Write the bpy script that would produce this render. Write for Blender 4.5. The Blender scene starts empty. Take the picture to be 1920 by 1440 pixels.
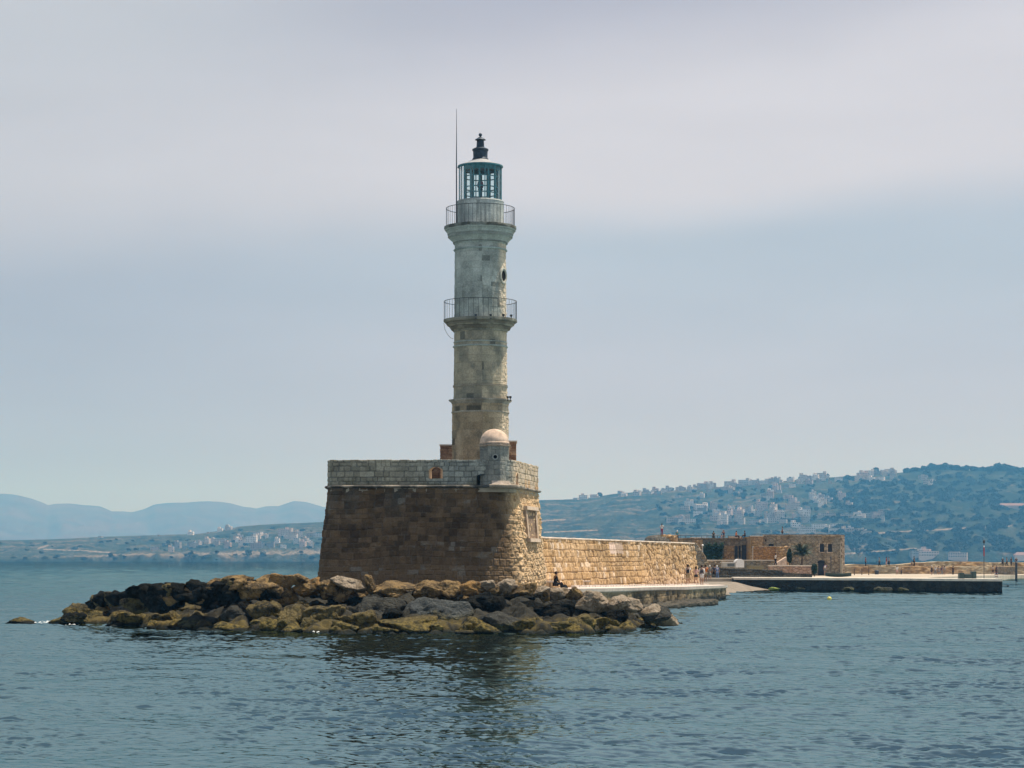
import bpy, bmesh, math, random
import numpy as np
from mathutils import Vector

# ------------------------------------------------------------------ settings, camera, sky, sun
SC = bpy.context.scene
COL = SC.collection
R = math.radians
F = 4000.0          # focal length in pixels of the 1920 px wide photograph
HC = 3.4            # eye height above the water
CXP, HY = 960.0, 1048.0

cam = bpy.data.cameras.new("camera")
camo = bpy.data.objects.new("camera", cam)
COL.objects.link(camo)
camo.location = (0, 0, HC)
camo.rotation_euler = (R(90), 0, 0)
cam.sensor_width = 36.0
cam.lens = 36.0 * F / 1920.0
cam.shift_y = (HY - 720.0) / 1920.0
cam.clip_start = 0.5
cam.clip_end = 40000
SC.camera = camo

SUN_EL, SUN_AZ = 69.5, (0.935, 0.355)      # horizontal direction towards the sun
SC.view_settings.view_transform = 'Standard'
SC.view_settings.look = 'None'
SC.view_settings.exposure = 0.4
SC.view_settings.gamma = 1.0
SC.cycles.max_bounces = 7
SC.cycles.diffuse_bounces = 3
SC.cycles.glossy_bounces = 3
SC.cycles.transparent_max_bounces = 12
SC.cycles.volume_bounces = 0
SC.cycles.use_denoising = True

W = bpy.data.worlds.new("World")
SC.world = W
W.use_nodes = True
nt = W.node_tree
for n in list(nt.nodes):
    nt.nodes.remove(n)


class NB:
    """small node helper"""
    def __init__(s, tree):
        s.t = tree

    def n(s, typ, **kw):
        nd = s.t.nodes.new(typ)
        for k, v in kw.items():
            if k == 'ins':
                for kk, vv in v.items():
                    s.set(nd, kk, vv)
            else:
                setattr(nd, k, v)
        return nd

    def set(s, nd, k, v):
        sock = nd.inputs[k]
        if isinstance(v, bpy.types.NodeSocket):
            s.t.links.new(v, sock)
        else:
            sock.default_value = v

    def math(s, op, a, b=0.0, c=0.0, clamp=False):
        nd = s.t.nodes.new('ShaderNodeMath')
        nd.operation = op
        nd.use_clamp = clamp
        s.set(nd, 0, a)
        s.set(nd, 1, b)
        if len(nd.inputs) > 2:
            s.set(nd, 2, c)
        return nd.outputs[0]

    def mapr(s, v, a, b, c=0.0, d=1.0, smooth=True):
        nd = s.t.nodes.new('ShaderNodeMapRange')
        if smooth:
            nd.interpolation_type = 'SMOOTHSTEP'
        s.set(nd, 0, v)
        for i, x in enumerate((a, b, c, d)):
            s.set(nd, i + 1, x)
        return nd.outputs[0]

    def mix(s, f, a, b, blend='MIX'):
        nd = s.t.nodes.new('ShaderNodeMix')
        nd.data_type = 'RGBA'
        nd.blend_type = blend
        s.set(nd, 0, f)
        s.set(nd, 6, a)
        s.set(nd, 7, b)
        return nd.outputs[2]

    def noise(s, vec, scale, detail=4.0, rough=0.55, dist=0.0):
        nd = s.t.nodes.new('ShaderNodeTexNoise')
        if vec is not None:
            s.set(nd, 'Vector', vec)
        s.set(nd, 'Scale', scale)
        s.set(nd, 'Detail', detail)
        s.set(nd, 'Roughness', rough)
        s.set(nd, 'Distortion', dist)
        return nd.outputs[0]

    def mapping(s, vec, sc=(1, 1, 1), loc=(0, 0, 0), rot=(0, 0, 0)):
        nd = s.t.nodes.new('ShaderNodeMapping')
        s.set(nd, 0, vec)
        nd.inputs['Scale'].default_value = sc
        nd.inputs['Location'].default_value = loc
        nd.inputs['Rotation'].default_value = rot
        return nd.outputs[0]

    def ramp(s, f, stops):
        nd = s.t.nodes.new('ShaderNodeValToRGB')
        e = nd.color_ramp.elements
        while len(e) < len(stops):
            e.new(0.5)
        for i, (p, c) in enumerate(stops):
            e[i].position = p
            e[i].color = (*c, 1)
        s.set(nd, 0, f)
        return nd.outputs[0]


def world_sky():
    b = NB(nt)
    sky = b.n('ShaderNodeTexSky', sky_type='NISHITA', sun_disc=False)
    sky.sun_elevation = R(SUN_EL)
    sky.sun_rotation = math.atan2(SUN_AZ[0], SUN_AZ[1])
    sky.air_density = 1.0
    sky.dust_density = 2.0
    sky.ozone_density = 1.5
    tc = b.n('ShaderNodeTexCoord').outputs['Generated']
    sp = b.n('ShaderNodeSeparateXYZ', ins={0: tc})
    x, y, z = sp.outputs
    az = b.math('ARCTAN2', x, y)                 # azimuth, 0 = +Y
    el = b.math('ARCSINE', z)
    cv = b.n('ShaderNodeCombineXYZ', ins={0: az, 1: b.math('MULTIPLY', el, 2.2), 2: 0.0}).outputs[0]
    big = b.noise(b.mapping(cv, (1.6, 1.6, 1), (3.1, 0.4, 0)), 2.2, 4.0, 0.45, 0.3)
    fine = b.noise(b.mapping(cv, (1.0, 2.2, 1), (7.7, 1.4, 0)), 9.0, 5.0, 0.5, 0.2)
    w = b.math('MULTIPLY', b.math('SUBTRACT', big, 0.5), 0.045)
    elw = b.math('ADD', el, w)
    # lower edge of the pale cloud bank: higher towards the east side, soft towards the west
    edge = b.math('ADD', 0.158, b.math('MULTIPLY', az, 0.045))
    soft = b.mapr(az, -0.24, 0.05, 0.034, 0.018)
    d = b.math('DIVIDE', b.math('SUBTRACT', elw, edge), soft)
    bank = b.mapr(d, -1.0, 1.0, 0.0, 1.0)
    # upper limit of the bank, slanting
    edge2 = b.math('ADD', 0.238, b.math('MULTIPLY', az, 0.10))
    up = b.mapr(b.math('SUBTRACT', elw, edge2), -0.03, 0.03, 0.0, 1.0)
    base = b.mix(b.mapr(elw, 0.055, 0.150), (0.515, 0.525, 0.64, 1), (0.465, 0.530, 0.64, 1))
    base = b.mix(b.mapr(az, 0.02, -0.25, 0, 0.7), base, (0.365, 0.40, 0.50, 1))
    pale = b.mix(b.mapr(az, 0.05, -0.25, 0, 0.75), (0.655, 0.657, 0.73, 1), (0.535, 0.56, 0.63, 1))
    c = b.mix(bank, base, pale)
    upc = b.mix(b.mapr(az, 0.02, -0.2), (0.44, 0.45, 0.545, 1), (0.54, 0.57, 0.635, 1))
    c = b.mix(up, c, upc)
    var = b.math('ADD', 0.94, b.math('MULTIPLY', fine, 0.12))
    c = b.mix(1.0, c, b.n('ShaderNodeCombineXYZ', ins={0: var, 1: var, 2: var}).outputs[0], 'MULTIPLY')
    ns = b.mix(1.0, sky.outputs[0], (0.075, 0.078, 0.074, 1), 'MULTIPLY')
    ns = b.mix(1.0, ns, (0.02, 0.03, 0.04, 1), 'ADD')
    # thin high cloud veils most of the low sky, clear blue shows overhead
    veil = b.mapr(el, 0.30, 0.9, 1.0, 0.30)
    # unseen sky behind the viewer kept grey and bright to fill shaded faces
    ahead = b.mapr(y, -0.15, 0.75, 0.90, 1.0)
    veil = b.math('MULTIPLY', veil, ahead)
    thick = b.mapr(b.math('ADD', el, b.mapr(y, 0.9, 0.3, 0.0, -0.5)), 0.250, 0.50, 1.0, 0.40)  # unseen sky above the view ahead darkened to dim the water's reflections
    c = b.mix(1.0, c, b.n('ShaderNodeCombineXYZ', ins={0: thick, 1: thick, 2: thick}).outputs[0], 'MULTIPLY')
    c = b.mix(1.0, c, (0.76, 0.76, 0.76, 1), 'MULTIPLY')
    c = b.mix(veil, ns, c)
    gn = b.mapr(z, -0.05, 0.0)
    c = b.mix(gn, (0.12, 0.17, 0.2, 1), c)
    bg = b.n('ShaderNodeBackground', ins={0: c, 1: 1.0})
    out = b.n('ShaderNodeOutputWorld', ins={0: bg.outputs[0]})


world_sky()
W.cycles.sampling_method = 'MANUAL'
W.cycles.sample_map_resolution = 512

sun = bpy.data.lights.new("sun", 'SUN')
sun.energy = 4.8
sun.angle = R(0.5)
sun.color = (1.0, 0.93, 0.82)
suno = bpy.data.objects.new("sun", sun)
COL.objects.link(suno)
ce = math.cos(R(SUN_EL))
L = math.hypot(*SUN_AZ)
sd = Vector((SUN_AZ[0] / L * ce, SUN_AZ[1] / L * ce, math.sin(R(SUN_EL))))
suno.rotation_euler = sd.to_track_quat('Z', 'Y').to_euler()
suno.location = (0, 0, 300)


# ------------------------------------------------------------------ maths helpers
def at(px, py, D):
    return Vector(((px - CXP) * D / F, D, HC + (HY - py) * D / F))


def X(px, D):
    return (px - CXP) * D / F


def Z(py, D):
    return HC + (HY - py) * D / F


def _h(ix, iy, iz, seed):
    n = (ix.astype(np.int64) * 374761393 + iy.astype(np.int64) * 668265263 + iz.astype(np.int64) * 2147483647 + seed * 974634777) & 0xffffffff
    n = ((n ^ (n >> 13)) * 1274126177) & 0xffffffff
    n = ((n ^ (n >> 16)) * 2246822519) & 0xffffffff
    n = n ^ (n >> 15)
    return (n & 0xffffff) / float(0xffffff)


def hash2(a, b, seed=0):
    return _h(np.asarray(a), np.asarray(b), np.zeros_like(np.asarray(a)), seed)


def vnoise(x, y, z=None, seed=0):
    x = np.asarray(x, float); y = np.asarray(y, float)
    z = np.zeros_like(x) if z is None else np.asarray(z, float)
    ix, iy, iz = np.floor(x), np.floor(y), np.floor(z)
    fx, fy, fz = x - ix, y - iy, z - iz
    ix, iy, iz = ix.astype(np.int64), iy.astype(np.int64), iz.astype(np.int64)
    sx, sy, sz = [t * t * (3 - 2 * t) for t in (fx, fy, fz)]
    r = 0
    for dx in (0, 1):
        for dy in (0, 1):
            for dz in (0, 1):
                w = (sx if dx else 1 - sx) * (sy if dy else 1 - sy) * (sz if dz else 1 - sz)
                r = r + w * _h(ix + dx, iy + dy, iz + dz, seed)
    return r


def fbm(x, y, z=None, seed=0, octs=4, gain=0.5):
    a, t, s = 1.0, 0, 0
    for o in range(octs):
        f = 2.03 ** o
        t = t + a * vnoise(x * f, y * f, None if z is None else z * f, seed + o * 17)
        s += a
        a *= gain
    return t / s


def sstep(a, b, x):
    t = np.clip((x - a) / (b - a), 0, 1)
    return t * t * (3 - 2 * t)


# ------------------------------------------------------------------ object helpers
def props(o, label=None, cat=None, group=None, kind=None):
    if label: o['label'] = label
    if cat: o['category'] = cat
    if group: o['group'] = group
    if kind: o['kind'] = kind
    return o


def link(name, me, mat, parent=None):
    o = bpy.data.objects.new(name, me)
    COL.objects.link(o)
    if mat is not None and len(me.materials) == 0:
        for m in (mat if isinstance(mat, (list, tuple)) else [mat]):
            me.materials.append(m)
    if parent:
        o.parent = parent
        o.matrix_parent_inverse = parent.matrix_basis.inverted()
    return o


def empty(name, loc, label=None, cat=None, group=None, rz=0):
    o = bpy.data.objects.new(name, None)
    COL.objects.link(o)
    o.location = loc
    o.rotation_euler = (0, 0, rz)
    o.empty_display_size = 0.3
    return props(o, label, cat, group)


def mesh_np(name, V, Q, smooth=False, col=None):
    """V (n,3), Q (m,4) int quads"""
    me = bpy.data.meshes.new(name)
    V = np.ascontiguousarray(V, dtype=np.float32)
    Q = np.ascontiguousarray(Q, dtype=np.int32)
    me.vertices.add(len(V))
    me.vertices.foreach_set('co', V.ravel())
    k = Q.shape[1]
    me.loops.add(Q.size)
    me.loops.foreach_set('vertex_index', Q.ravel())
    me.polygons.add(len(Q))
    me.polygons.foreach_set('loop_start', np.arange(0, Q.size, k, dtype=np.int32))
    me.polygons.foreach_set('loop_total', np.full(len(Q), k, dtype=np.int32))
    me.update(calc_edges=True)
    me.polygons.foreach_set('use_smooth', np.full(len(Q), bool(smooth)))
    if col is not None:
        a = me.color_attributes.new('Col', 'FLOAT_COLOR', 'POINT')
        c4 = np.ones((len(V), 4), dtype=np.float32)
        c4[:, :3] = col
        a.data.foreach_set('color', c4.ravel())
    me.validate()
    return me


def grid_quads(nu, nv, closed=False, keep=None):
    """vertices laid out [v][u]; returns quads"""
    mu = nu if closed else nu - 1
    i, j = np.meshgrid(np.arange(mu), np.arange(nv - 1))
    a = j * nu + i
    b = j * nu + (i + 1) % nu
    q = np.stack([a, b, b + nu, a + nu], -1)
    if keep is not None:
        q = q[keep]
    return q.reshape(-1, 4)


class MB:
    """collects simple solids into one mesh"""
    def __init__(s):
        s.v, s.f = [], []

    def add(s, vs, fs):
        b = len(s.v)
        s.v += [tuple(v) for v in vs]
        s.f += [tuple(b + i for i in f) for f in fs]
        return s

    def box(s, x0, x1, y0, y1, z0, z1):
        return s.add([(x0, y0, z0), (x1, y0, z0), (x1, y1, z0), (x0, y1, z0), (x0, y0, z1), (x1, y0, z1), (x1, y1, z1), (x0, y1, z1)],
                     [(3, 2, 1, 0), (4, 5, 6, 7), (0, 1, 5, 4), (1, 2, 6, 5), (2, 3, 7, 6), (3, 0, 4, 7)])

    def obox(s, c, ax, ay, hx, hy, z0, z1):
        """box with horizontal axes ax, ay (2D unit), half sizes hx, hy"""
        P = []
        for z in (z0, z1):
            for a, b in ((-1, -1), (1, -1), (1, 1), (-1, 1)):
                P.append((c[0] + a * hx * ax[0] + b * hy * ay[0], c[1] + a * hx * ax[1] + b * hy * ay[1], z))
        return s.add(P, [(3, 2, 1, 0), (4, 5, 6, 7), (0, 1, 5, 4), (1, 2, 6, 5), (2, 3, 7, 6), (3, 0, 4, 7)])

    def prism(s, pts, z0, z1):
        n = len(pts)
        z0 = z0 if hasattr(z0, '__len__') else [z0] * n
        z1 = z1 if hasattr(z1, '__len__') else [z1] * n
        P = [(p[0], p[1], z0[i]) for i, p in enumerate(pts)] + [(p[0], p[1], z1[i]) for i, p in enumerate(pts)]
        fs = [tuple(range(n - 1, -1, -1)), tuple(range(n, 2 * n))]
        for i in range(n):
            j = (i + 1) % n
            fs.append((i, j, n + j, n + i))
        return s.add(P, fs)

    def tube(s, pts, r, n=8, cap=True):
        pts = [Vector(p) for p in pts]
        rs = r if hasattr(r, '__len__') else [r] * len(pts)
        rings = []
        for i, p in enumerate(pts):
            d = (pts[min(i + 1, len(pts) - 1)] - pts[max(i - 1, 0)]).normalized()
            a = d.cross(Vector((0, 0, 1)))
            if a.length < 1e-3: a = Vector((1, 0, 0))
            a.normalize(); b = d.cross(a)
            rings.append([p + (a * math.cos(t) + b * math.sin(t)) * rs[i] for t in [2 * math.pi * k / n for k in range(n)]])
        vs = [v for rg in rings for v in rg]
        fs = []
        for i in range(len(pts) - 1):
            for k in range(n):
                k2 = (k + 1) % n
                fs.append((i * n + k, i * n + k2, (i + 1) * n + k2, (i + 1) * n + k))
        if cap:
            fs.append(tuple(range(n - 1, -1, -1)))
            fs.append(tuple((len(pts) - 1) * n + k for k in range(n)))
        return s.add(vs, fs)

    def lathe(s, prof, c=(0, 0, 0), n=32, rot=0.0, closed_prof=False):
        vs, fs = [], []
        for r, z in prof:
            for k in range(n):
                t = 2 * math.pi * k / n + rot
                vs.append((c[0] + r * math.cos(t), c[1] + r * math.sin(t), c[2] + z))
        m = len(prof)
        for i in range(m if closed_prof else m - 1):
            i2 = (i + 1) % m
            for k in range(n):
                k2 = (k + 1) % n
                fs.append((i * n + k, i * n + k2, i2 * n + k2, i2 * n + k))
        if not closed_prof:
            if prof[0][0] > 1e-4: fs.append(tuple(range(n - 1, -1, -1)))
            if prof[-1][0] > 1e-4: fs.append(tuple((m - 1) * n + k for k in range(n)))
        return s.add(vs, fs)

    def build(s, name, mat, parent=None, smooth=False, bevel=0.0, fix=True):
        me = bpy.data.meshes.new(name)
        me.from_pydata(s.v, [], s.f)
        bm = bmesh.new(); bm.from_mesh(me)
        if fix:
            bmesh.ops.remove_doubles(bm, verts=bm.verts, dist=1e-5)
            bmesh.ops.recalc_face_normals(bm, faces=bm.faces)
        bm.to_mesh(me); bm.free()
        if smooth:
            me.polygons.foreach_set('use_smooth', [True] * len(me.polygons))
            try:
                me.set_sharp_from_angle(angle=R(40))
            except Exception:
                pass
        o = link(name, me, mat, parent)
        if bevel:
            md = o.modifiers.new('bevel', 'BEVEL'); md.width = bevel; md.segments = 2; md.limit_method = 'ANGLE'
        return o


# ------------------------------------------------------------------ materials
MATS = {}


def new_mat(name):
    m = bpy.data.materials.new(name)
    m.use_nodes = True
    t = m.node_tree
    for n in list(t.nodes): t.nodes.remove(n)
    MATS[name] = m
    return m, NB(t)


def finish(b, base, rough=0.8, height=None, bump=0.3, dist=0.02, spec=0.3, metallic=0.0, **kw):
    p = b.n('ShaderNodeBsdfPrincipled')
    b.set(p, 'Base Color', base)
    b.set(p, 'Roughness', rough)
    b.set(p, 'Specular IOR Level', spec)
    b.set(p, 'Metallic', metallic)
    for k, v in kw.items():
        b.set(p, k.replace('_', ' '), v)
    if height is not None:
        bn = b.n('ShaderNodeBump')
        b.set(bn, 'Strength', bump); b.set(bn, 'Distance', dist); b.set(bn, 'Height', height)
        b.set(p, 'Normal', bn.outputs[0])
    b.n('ShaderNodeOutputMaterial', ins={0: p.outputs[0]})
    return p


def simple(name, color, rough=0.7, var=0.15, scale=3.0, metallic=0.0, spec=0.4, bump=0.1):
    m, b = new_mat(name)
    pos = b.n('ShaderNodeNewGeometry').outputs['Position']
    nz = b.noise(pos, scale, 5, 0.6)
    f = b.mapr(nz, 0.3, 0.7, 1 - var, 1 + var)
    c = b.mix(1.0, (*color, 1), b.n('ShaderNodeCombineXYZ', ins={0: f, 1: f, 2: f}).outputs[0], 'MULTIPLY')
    finish(b, c, rough, b.noise(pos, scale * 6, 4, 0.6), bump, 0.02, spec, metallic)
    return m


def stone_mat(name='masonry_stone', fine=14.0, bump=0.6):
    """albedo comes from the Col attribute (each block's own stone colour), grain from noise"""
    m, b = new_mat(name)
    pos = b.n('ShaderNodeNewGeometry').outputs['Position']
    at_ = b.n('ShaderNodeAttribute', attribute_name='Col').outputs['Color']
    n1 = b.noise(pos, fine, 6, 0.65)
    n2 = b.noise(pos, 1.3, 5, 0.6)
    f = b.math('MULTIPLY', b.mapr(n1, 0.25, 0.75, 0.72, 1.22), b.mapr(n2, 0.3, 0.7, 0.86, 1.12))
    c = b.mix(1.0, at_, b.n('ShaderNodeCombineXYZ', ins={0: f, 1: f, 2: f}).outputs[0], 'MULTIPLY')
    finish(b, c, 0.92, b.noise(pos, fine * 1.6, 6, 0.7), bump, 0.03, 0.15)
    return m


STONE = stone_mat()
CONCRETE = simple('pale_concrete', (0.60, 0.53, 0.47), 0.85, 0.16, 1.2)
PLASTER = simple('pink_plaster', (0.55, 0.41, 0.31), 0.9, 0.28, 2.6)
TEAL = simple('teal_painted_metal', (0.045, 0.17, 0.20), 0.45, 0.25, 5.0)
DARKMETAL = simple('dark_blue_metal', (0.030, 0.045, 0.065), 0.55, 0.35, 6.0, metallic=0.3)
IRON = simple('dark_iron', (0.035, 0.04, 0.045), 0.6, 0.2, 8.0)
WHITEROOF = simple('whitewashed_cone', (0.32, 0.32, 0.32), 0.7, 0.15, 5.0)
VOID = simple('dark_void', (0.012, 0.012, 0.014), 0.9, 0.1)
BRICK = simple('red_brown_brick', (0.24, 0.13, 0.085), 0.9, 0.35, 6.0)
REDLENS = simple('red_lens', (0.10, 0.02, 0.04), 0.2, 0.1, spec=0.8)
PIPE = simple('pale_drain_pipe', (0.45, 0.40, 0.30), 0.6, 0.1)
WHITE = simple('white_paint', (0.72, 0.70, 0.68), 0.6, 0.08)
REDPAINT = simple('red_paint', (0.30, 0.05, 0.06), 0.5, 0.1)
YELLOW = simple('yellow_plastic', (0.62, 0.55, 0.12), 0.4, 0.1)
DKGREEN = simple('dark_green_paint', (0.03, 0.055, 0.05), 0.6, 0.2)


def glass_mat():
    m, b = new_mat('lantern_glass')
    tr = b.n('ShaderNodeBsdfTransparent', ins={0: (0.86, 0.96, 0.96, 1)})
    gl = b.n('ShaderNodeBsdfGlossy', ins={0: (0.9, 0.95, 0.95, 1), 'Roughness': 0.05})
    fr = b.n('ShaderNodeFresnel', ins={'IOR': 1.5})
    mx = b.n('ShaderNodeMixShader', ins={0: b.math('MULTIPLY', fr.outputs[0], 0.8), 1: tr.outputs[0], 2: gl.outputs[0]})
    b.n('ShaderNodeOutputMaterial', ins={0: mx.outputs[0]})
    return m


GLASS = glass_mat()

# ------------------------------------------------------------------ sea
def ocean_tile(L, N, kpeak, kmax, wind, seed, slope, power=4.0, spread=2.0):
    rng = np.random.default_rng(seed)
    k1 = 2 * np.pi * np.fft.fftfreq(N, L / N)
    kx, ky = np.meshgrid(k1, k1)
    k = np.hypot(kx, ky); k[0, 0] = 1
    S = np.exp(-(kpeak / k) ** 2) / k ** power * np.exp(-(k / kmax) ** 2)
    cs = (kx * wind[0] + ky * wind[1]) / k
    S = S * (0.15 + np.abs(cs) ** spread)
    S[0, 0] = 0
    A = np.sqrt(S) * (rng.normal(size=k.shape) + 1j * rng.normal(size=k.shape))
    h = np.real(np.fft.ifft2(A))
    gx = np.real(np.fft.ifft2(1j * kx * A))
    gy = np.real(np.fft.ifft2(1j * ky * A))
    dx = np.real(np.fft.ifft2(-1j * kx / k * A))
    dy = np.real(np.fft.ifft2(-1j * ky / k * A))
    s = slope / np.sqrt(np.mean(gx ** 2 + gy ** 2))
    return L, N, np.stack([dx * s, dy * s, h * s], -1).astype(np.float32)


def samp(tile, x, y):
    L, N, T = tile
    u = (x / L * N) % N; v = (y / L * N) % N
    i = np.floor(u).astype(int); j = np.floor(v).astype(int)
    fu = (u - i)[..., None]; fv = (v - j)[..., None]
    i %= N; j %= N
    i2 = (i + 1) % N; j2 = (j + 1) % N
    return (T[j, i] * (1 - fu) * (1 - fv) + T[j, i2] * fu * (1 - fv) + T[j2, i] * (1 - fu) * fv + T[j2, i2] * fu * fv)


def make_sea():
    th = np.concatenate([np.linspace(-math.pi, -0.60, 40)[:-1], np.linspace(-0.60, 0.60, 1550), np.linspace(0.60, math.pi, 40)[1:]])
    r = [0.5, 4, 8, 12, 16, 20, 24]
    x = 27.0
    while x < 17000:
        r.append(x)
        x += 0.085 if x < 60 else 0.13 if x < 110 else 0.13 * (x / 110) ** 2.1
    r = np.array(r)
    TH, RR = np.meshgrid(th, r)
    xx, yy = RR * np.sin(TH), RR * np.cos(TH)
    ta = ocean_tile(37.3, 1024, 5.2, 36.0, (0.45, 0.89), 5, 0.135, 3.1, 2.5)
    tb = ocean_tile(141.0, 512, 0.55, 4.5, (0.35, 0.94), 9, 0.032, 4.0, 3.0)
    fade = (1 - sstep(130, 420, RR)) * sstep(20, 27, RR) * (1 - sstep(0.57, 0.60, np.abs(TH)))
    fade2 = (1 - sstep(600, 2500, RR)) * sstep(20, 27, RR) * (1 - sstep(0.57, 0.60, np.abs(TH)))
    # wind patches: calmer and rougher areas
    pn = fbm(xx / 2.6, yy / 4.5, seed=3, octs=4)
    patch = 0.50 + 1.1 * sstep(0.35, 0.75, pn) + 0.5 * fbm(xx / 17.0, yy / 30.0, seed=8, octs=2)
    # calmer in the lee behind the quay, rougher seaward
    A = samp(ta, xx, yy) * (fade * patch)[..., None]
    B = samp(tb, xx, yy) * fade2[..., None]
    P = np.stack([xx, yy, np.zeros_like(xx)], -1)
    P[..., :2] += 1.2 * A[..., :2] + 0.8 * B[..., :2]
    P[..., 2] += A[..., 2] + B[..., 2]
    me = mesh_np('sea', P.reshape(-1, 3), grid_quads(len(th), len(r))[:, ::-1], smooth=True)
    m, b = new_mat('sea_water')
    pos = b.n('ShaderNodeNewGeometry').outputs['Position']
    n1 = b.noise(b.mapping(pos, (1, 0.55, 1), rot=(0, 0, 0.25)), 3.4, 5, 0.6, 0.4)
    n2 = b.noise(b.mapping(pos, (1, 0.5, 1), rot=(0, 0, -0.3)), 9.0, 4, 0.6, 0.3)
    dist = b.n('ShaderNodeCameraData')
    h = b.math('ADD', n1, b.math('MULTIPLY', n2, 0.35))
    dep = b.noise(pos, 0.02, 3, 0.5)
    c = b.mix(b.mapr(dep, 0.35, 0.65), (0.002, 0.022, 0.027, 1), (0.003, 0.034, 0.039, 1))
    bn = b.n('ShaderNodeBump', ins={'Strength': 0.16, 'Distance': 0.05, 'Height': h}).outputs[0]
    body = b.n('ShaderNodeBsdfDiffuse', ins={0: c, 'Normal': bn})
    gl = b.n('ShaderNodeBsdfGlossy', ins={0: (0.32, 0.45, 0.465, 1), 'Roughness': 0.04, 'Normal': bn})
    fr = b.n('ShaderNodeFresnel', ins={'IOR': 1.333, 'Normal': bn})
    mx = b.n('ShaderNodeMixShader', ins={0: fr.outputs[0], 1: body.outputs[0], 2: gl.outputs[0]})
    b.n('ShaderNodeOutputMaterial', ins={0: mx.outputs[0]})
    o = link('sea', me, m)
    props(o, 'rippled blue green sea around the rocks and the quay', 'water', kind='structure')
    return o


make_sea()

# ------------------------------------------------------------------ far coast
RIDGE = np.array([(-900, 1018), (-300, 1015), (0, 1013), (60, 1012), (120, 1010), (200, 1006), (300, 1003), (370, 1001), (410, 995), (450, 987), (520, 982), (600, 979),
                  (700, 972), (850, 955), (960, 940), (1010, 938), (1045, 937), (1085, 935), (1120, 931), (1150, 926), (1200, 922), (1250, 920), (1350, 913),
                  (1450, 904), (1550, 895), (1640, 889), (1690, 886), (1760, 879), (1830, 882), (1880, 881), (1920, 884), (2000, 890), (2300, 905), (2900, 960)], float)
D0C, D1C = 2760.0, 4100.0


def coast_h(px, D):
    """height of the coast land at image column px and distance D"""
    ry = np.interp(px, RIDGE[:, 0], RIDGE[:, 1])
    dr = np.interp(px, [0, 600, 1100, 1900], [3700, 3700, 4150, 4100])
    H = (HY - ry) * dr / F + HC
    sh = D0C + 90 * (fbm(px / 55.0, px * 0 + 3.3, seed=5, octs=3) - 0.5) + np.interp(px, [0, 60, 120, 1900], [60, 40, 0, 0])
    t = np.clip((D - sh) / (dr - sh), -0.3, 2)
    prof = np.where(t < 1, np.clip(t, 0, 1) ** np.interp(px, [200, 900], [1.5, 1.0]), 1 - 0.75 * (t - 1))
    n = (fbm(px / 60.0, D / 210.0, seed=11, octs=5) - 0.5)
    bumpy = n * 26 * np.clip(t, 0, 1) * np.clip((1.0 - t) * 4, 0.08, 1) * np.interp(px, [300, 1000], [0.45, 1.0])
    cliff = sstep(0.0, 0.02, t) * np.interp(px, [100, 250, 1000], [4, 9, 9]) * (0.5 + fbm(px / 14.0, D / 60.0, seed=21))
    h = H * prof + bumpy * (H > 0) + cliff * (1 - np.clip(t * 2, 0, 1))
    h = h + (fbm(px / 5.0, D / 25.0, seed=31, octs=3) - 0.5) * 4.0 * np.clip(t * 6, 0, 1) * np.clip((1.0 - t) * 6, 0.12, 1)
    h = np.where(t <= 0, -3.0 + t * 20, h)
    return h


def coast_hit(px, py):
    """first land point seen at pixel (px, py)"""
    D = np.linspace(D0C - 40, 4300, 900)
    z = coast_h(np.full_like(D, px), D)
    y = HY - (z - HC) * F / D
    k = np.argmax(y <= py)
    if y[k] > py:
        return None
    return float(D[k]), float(z[k])


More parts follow.
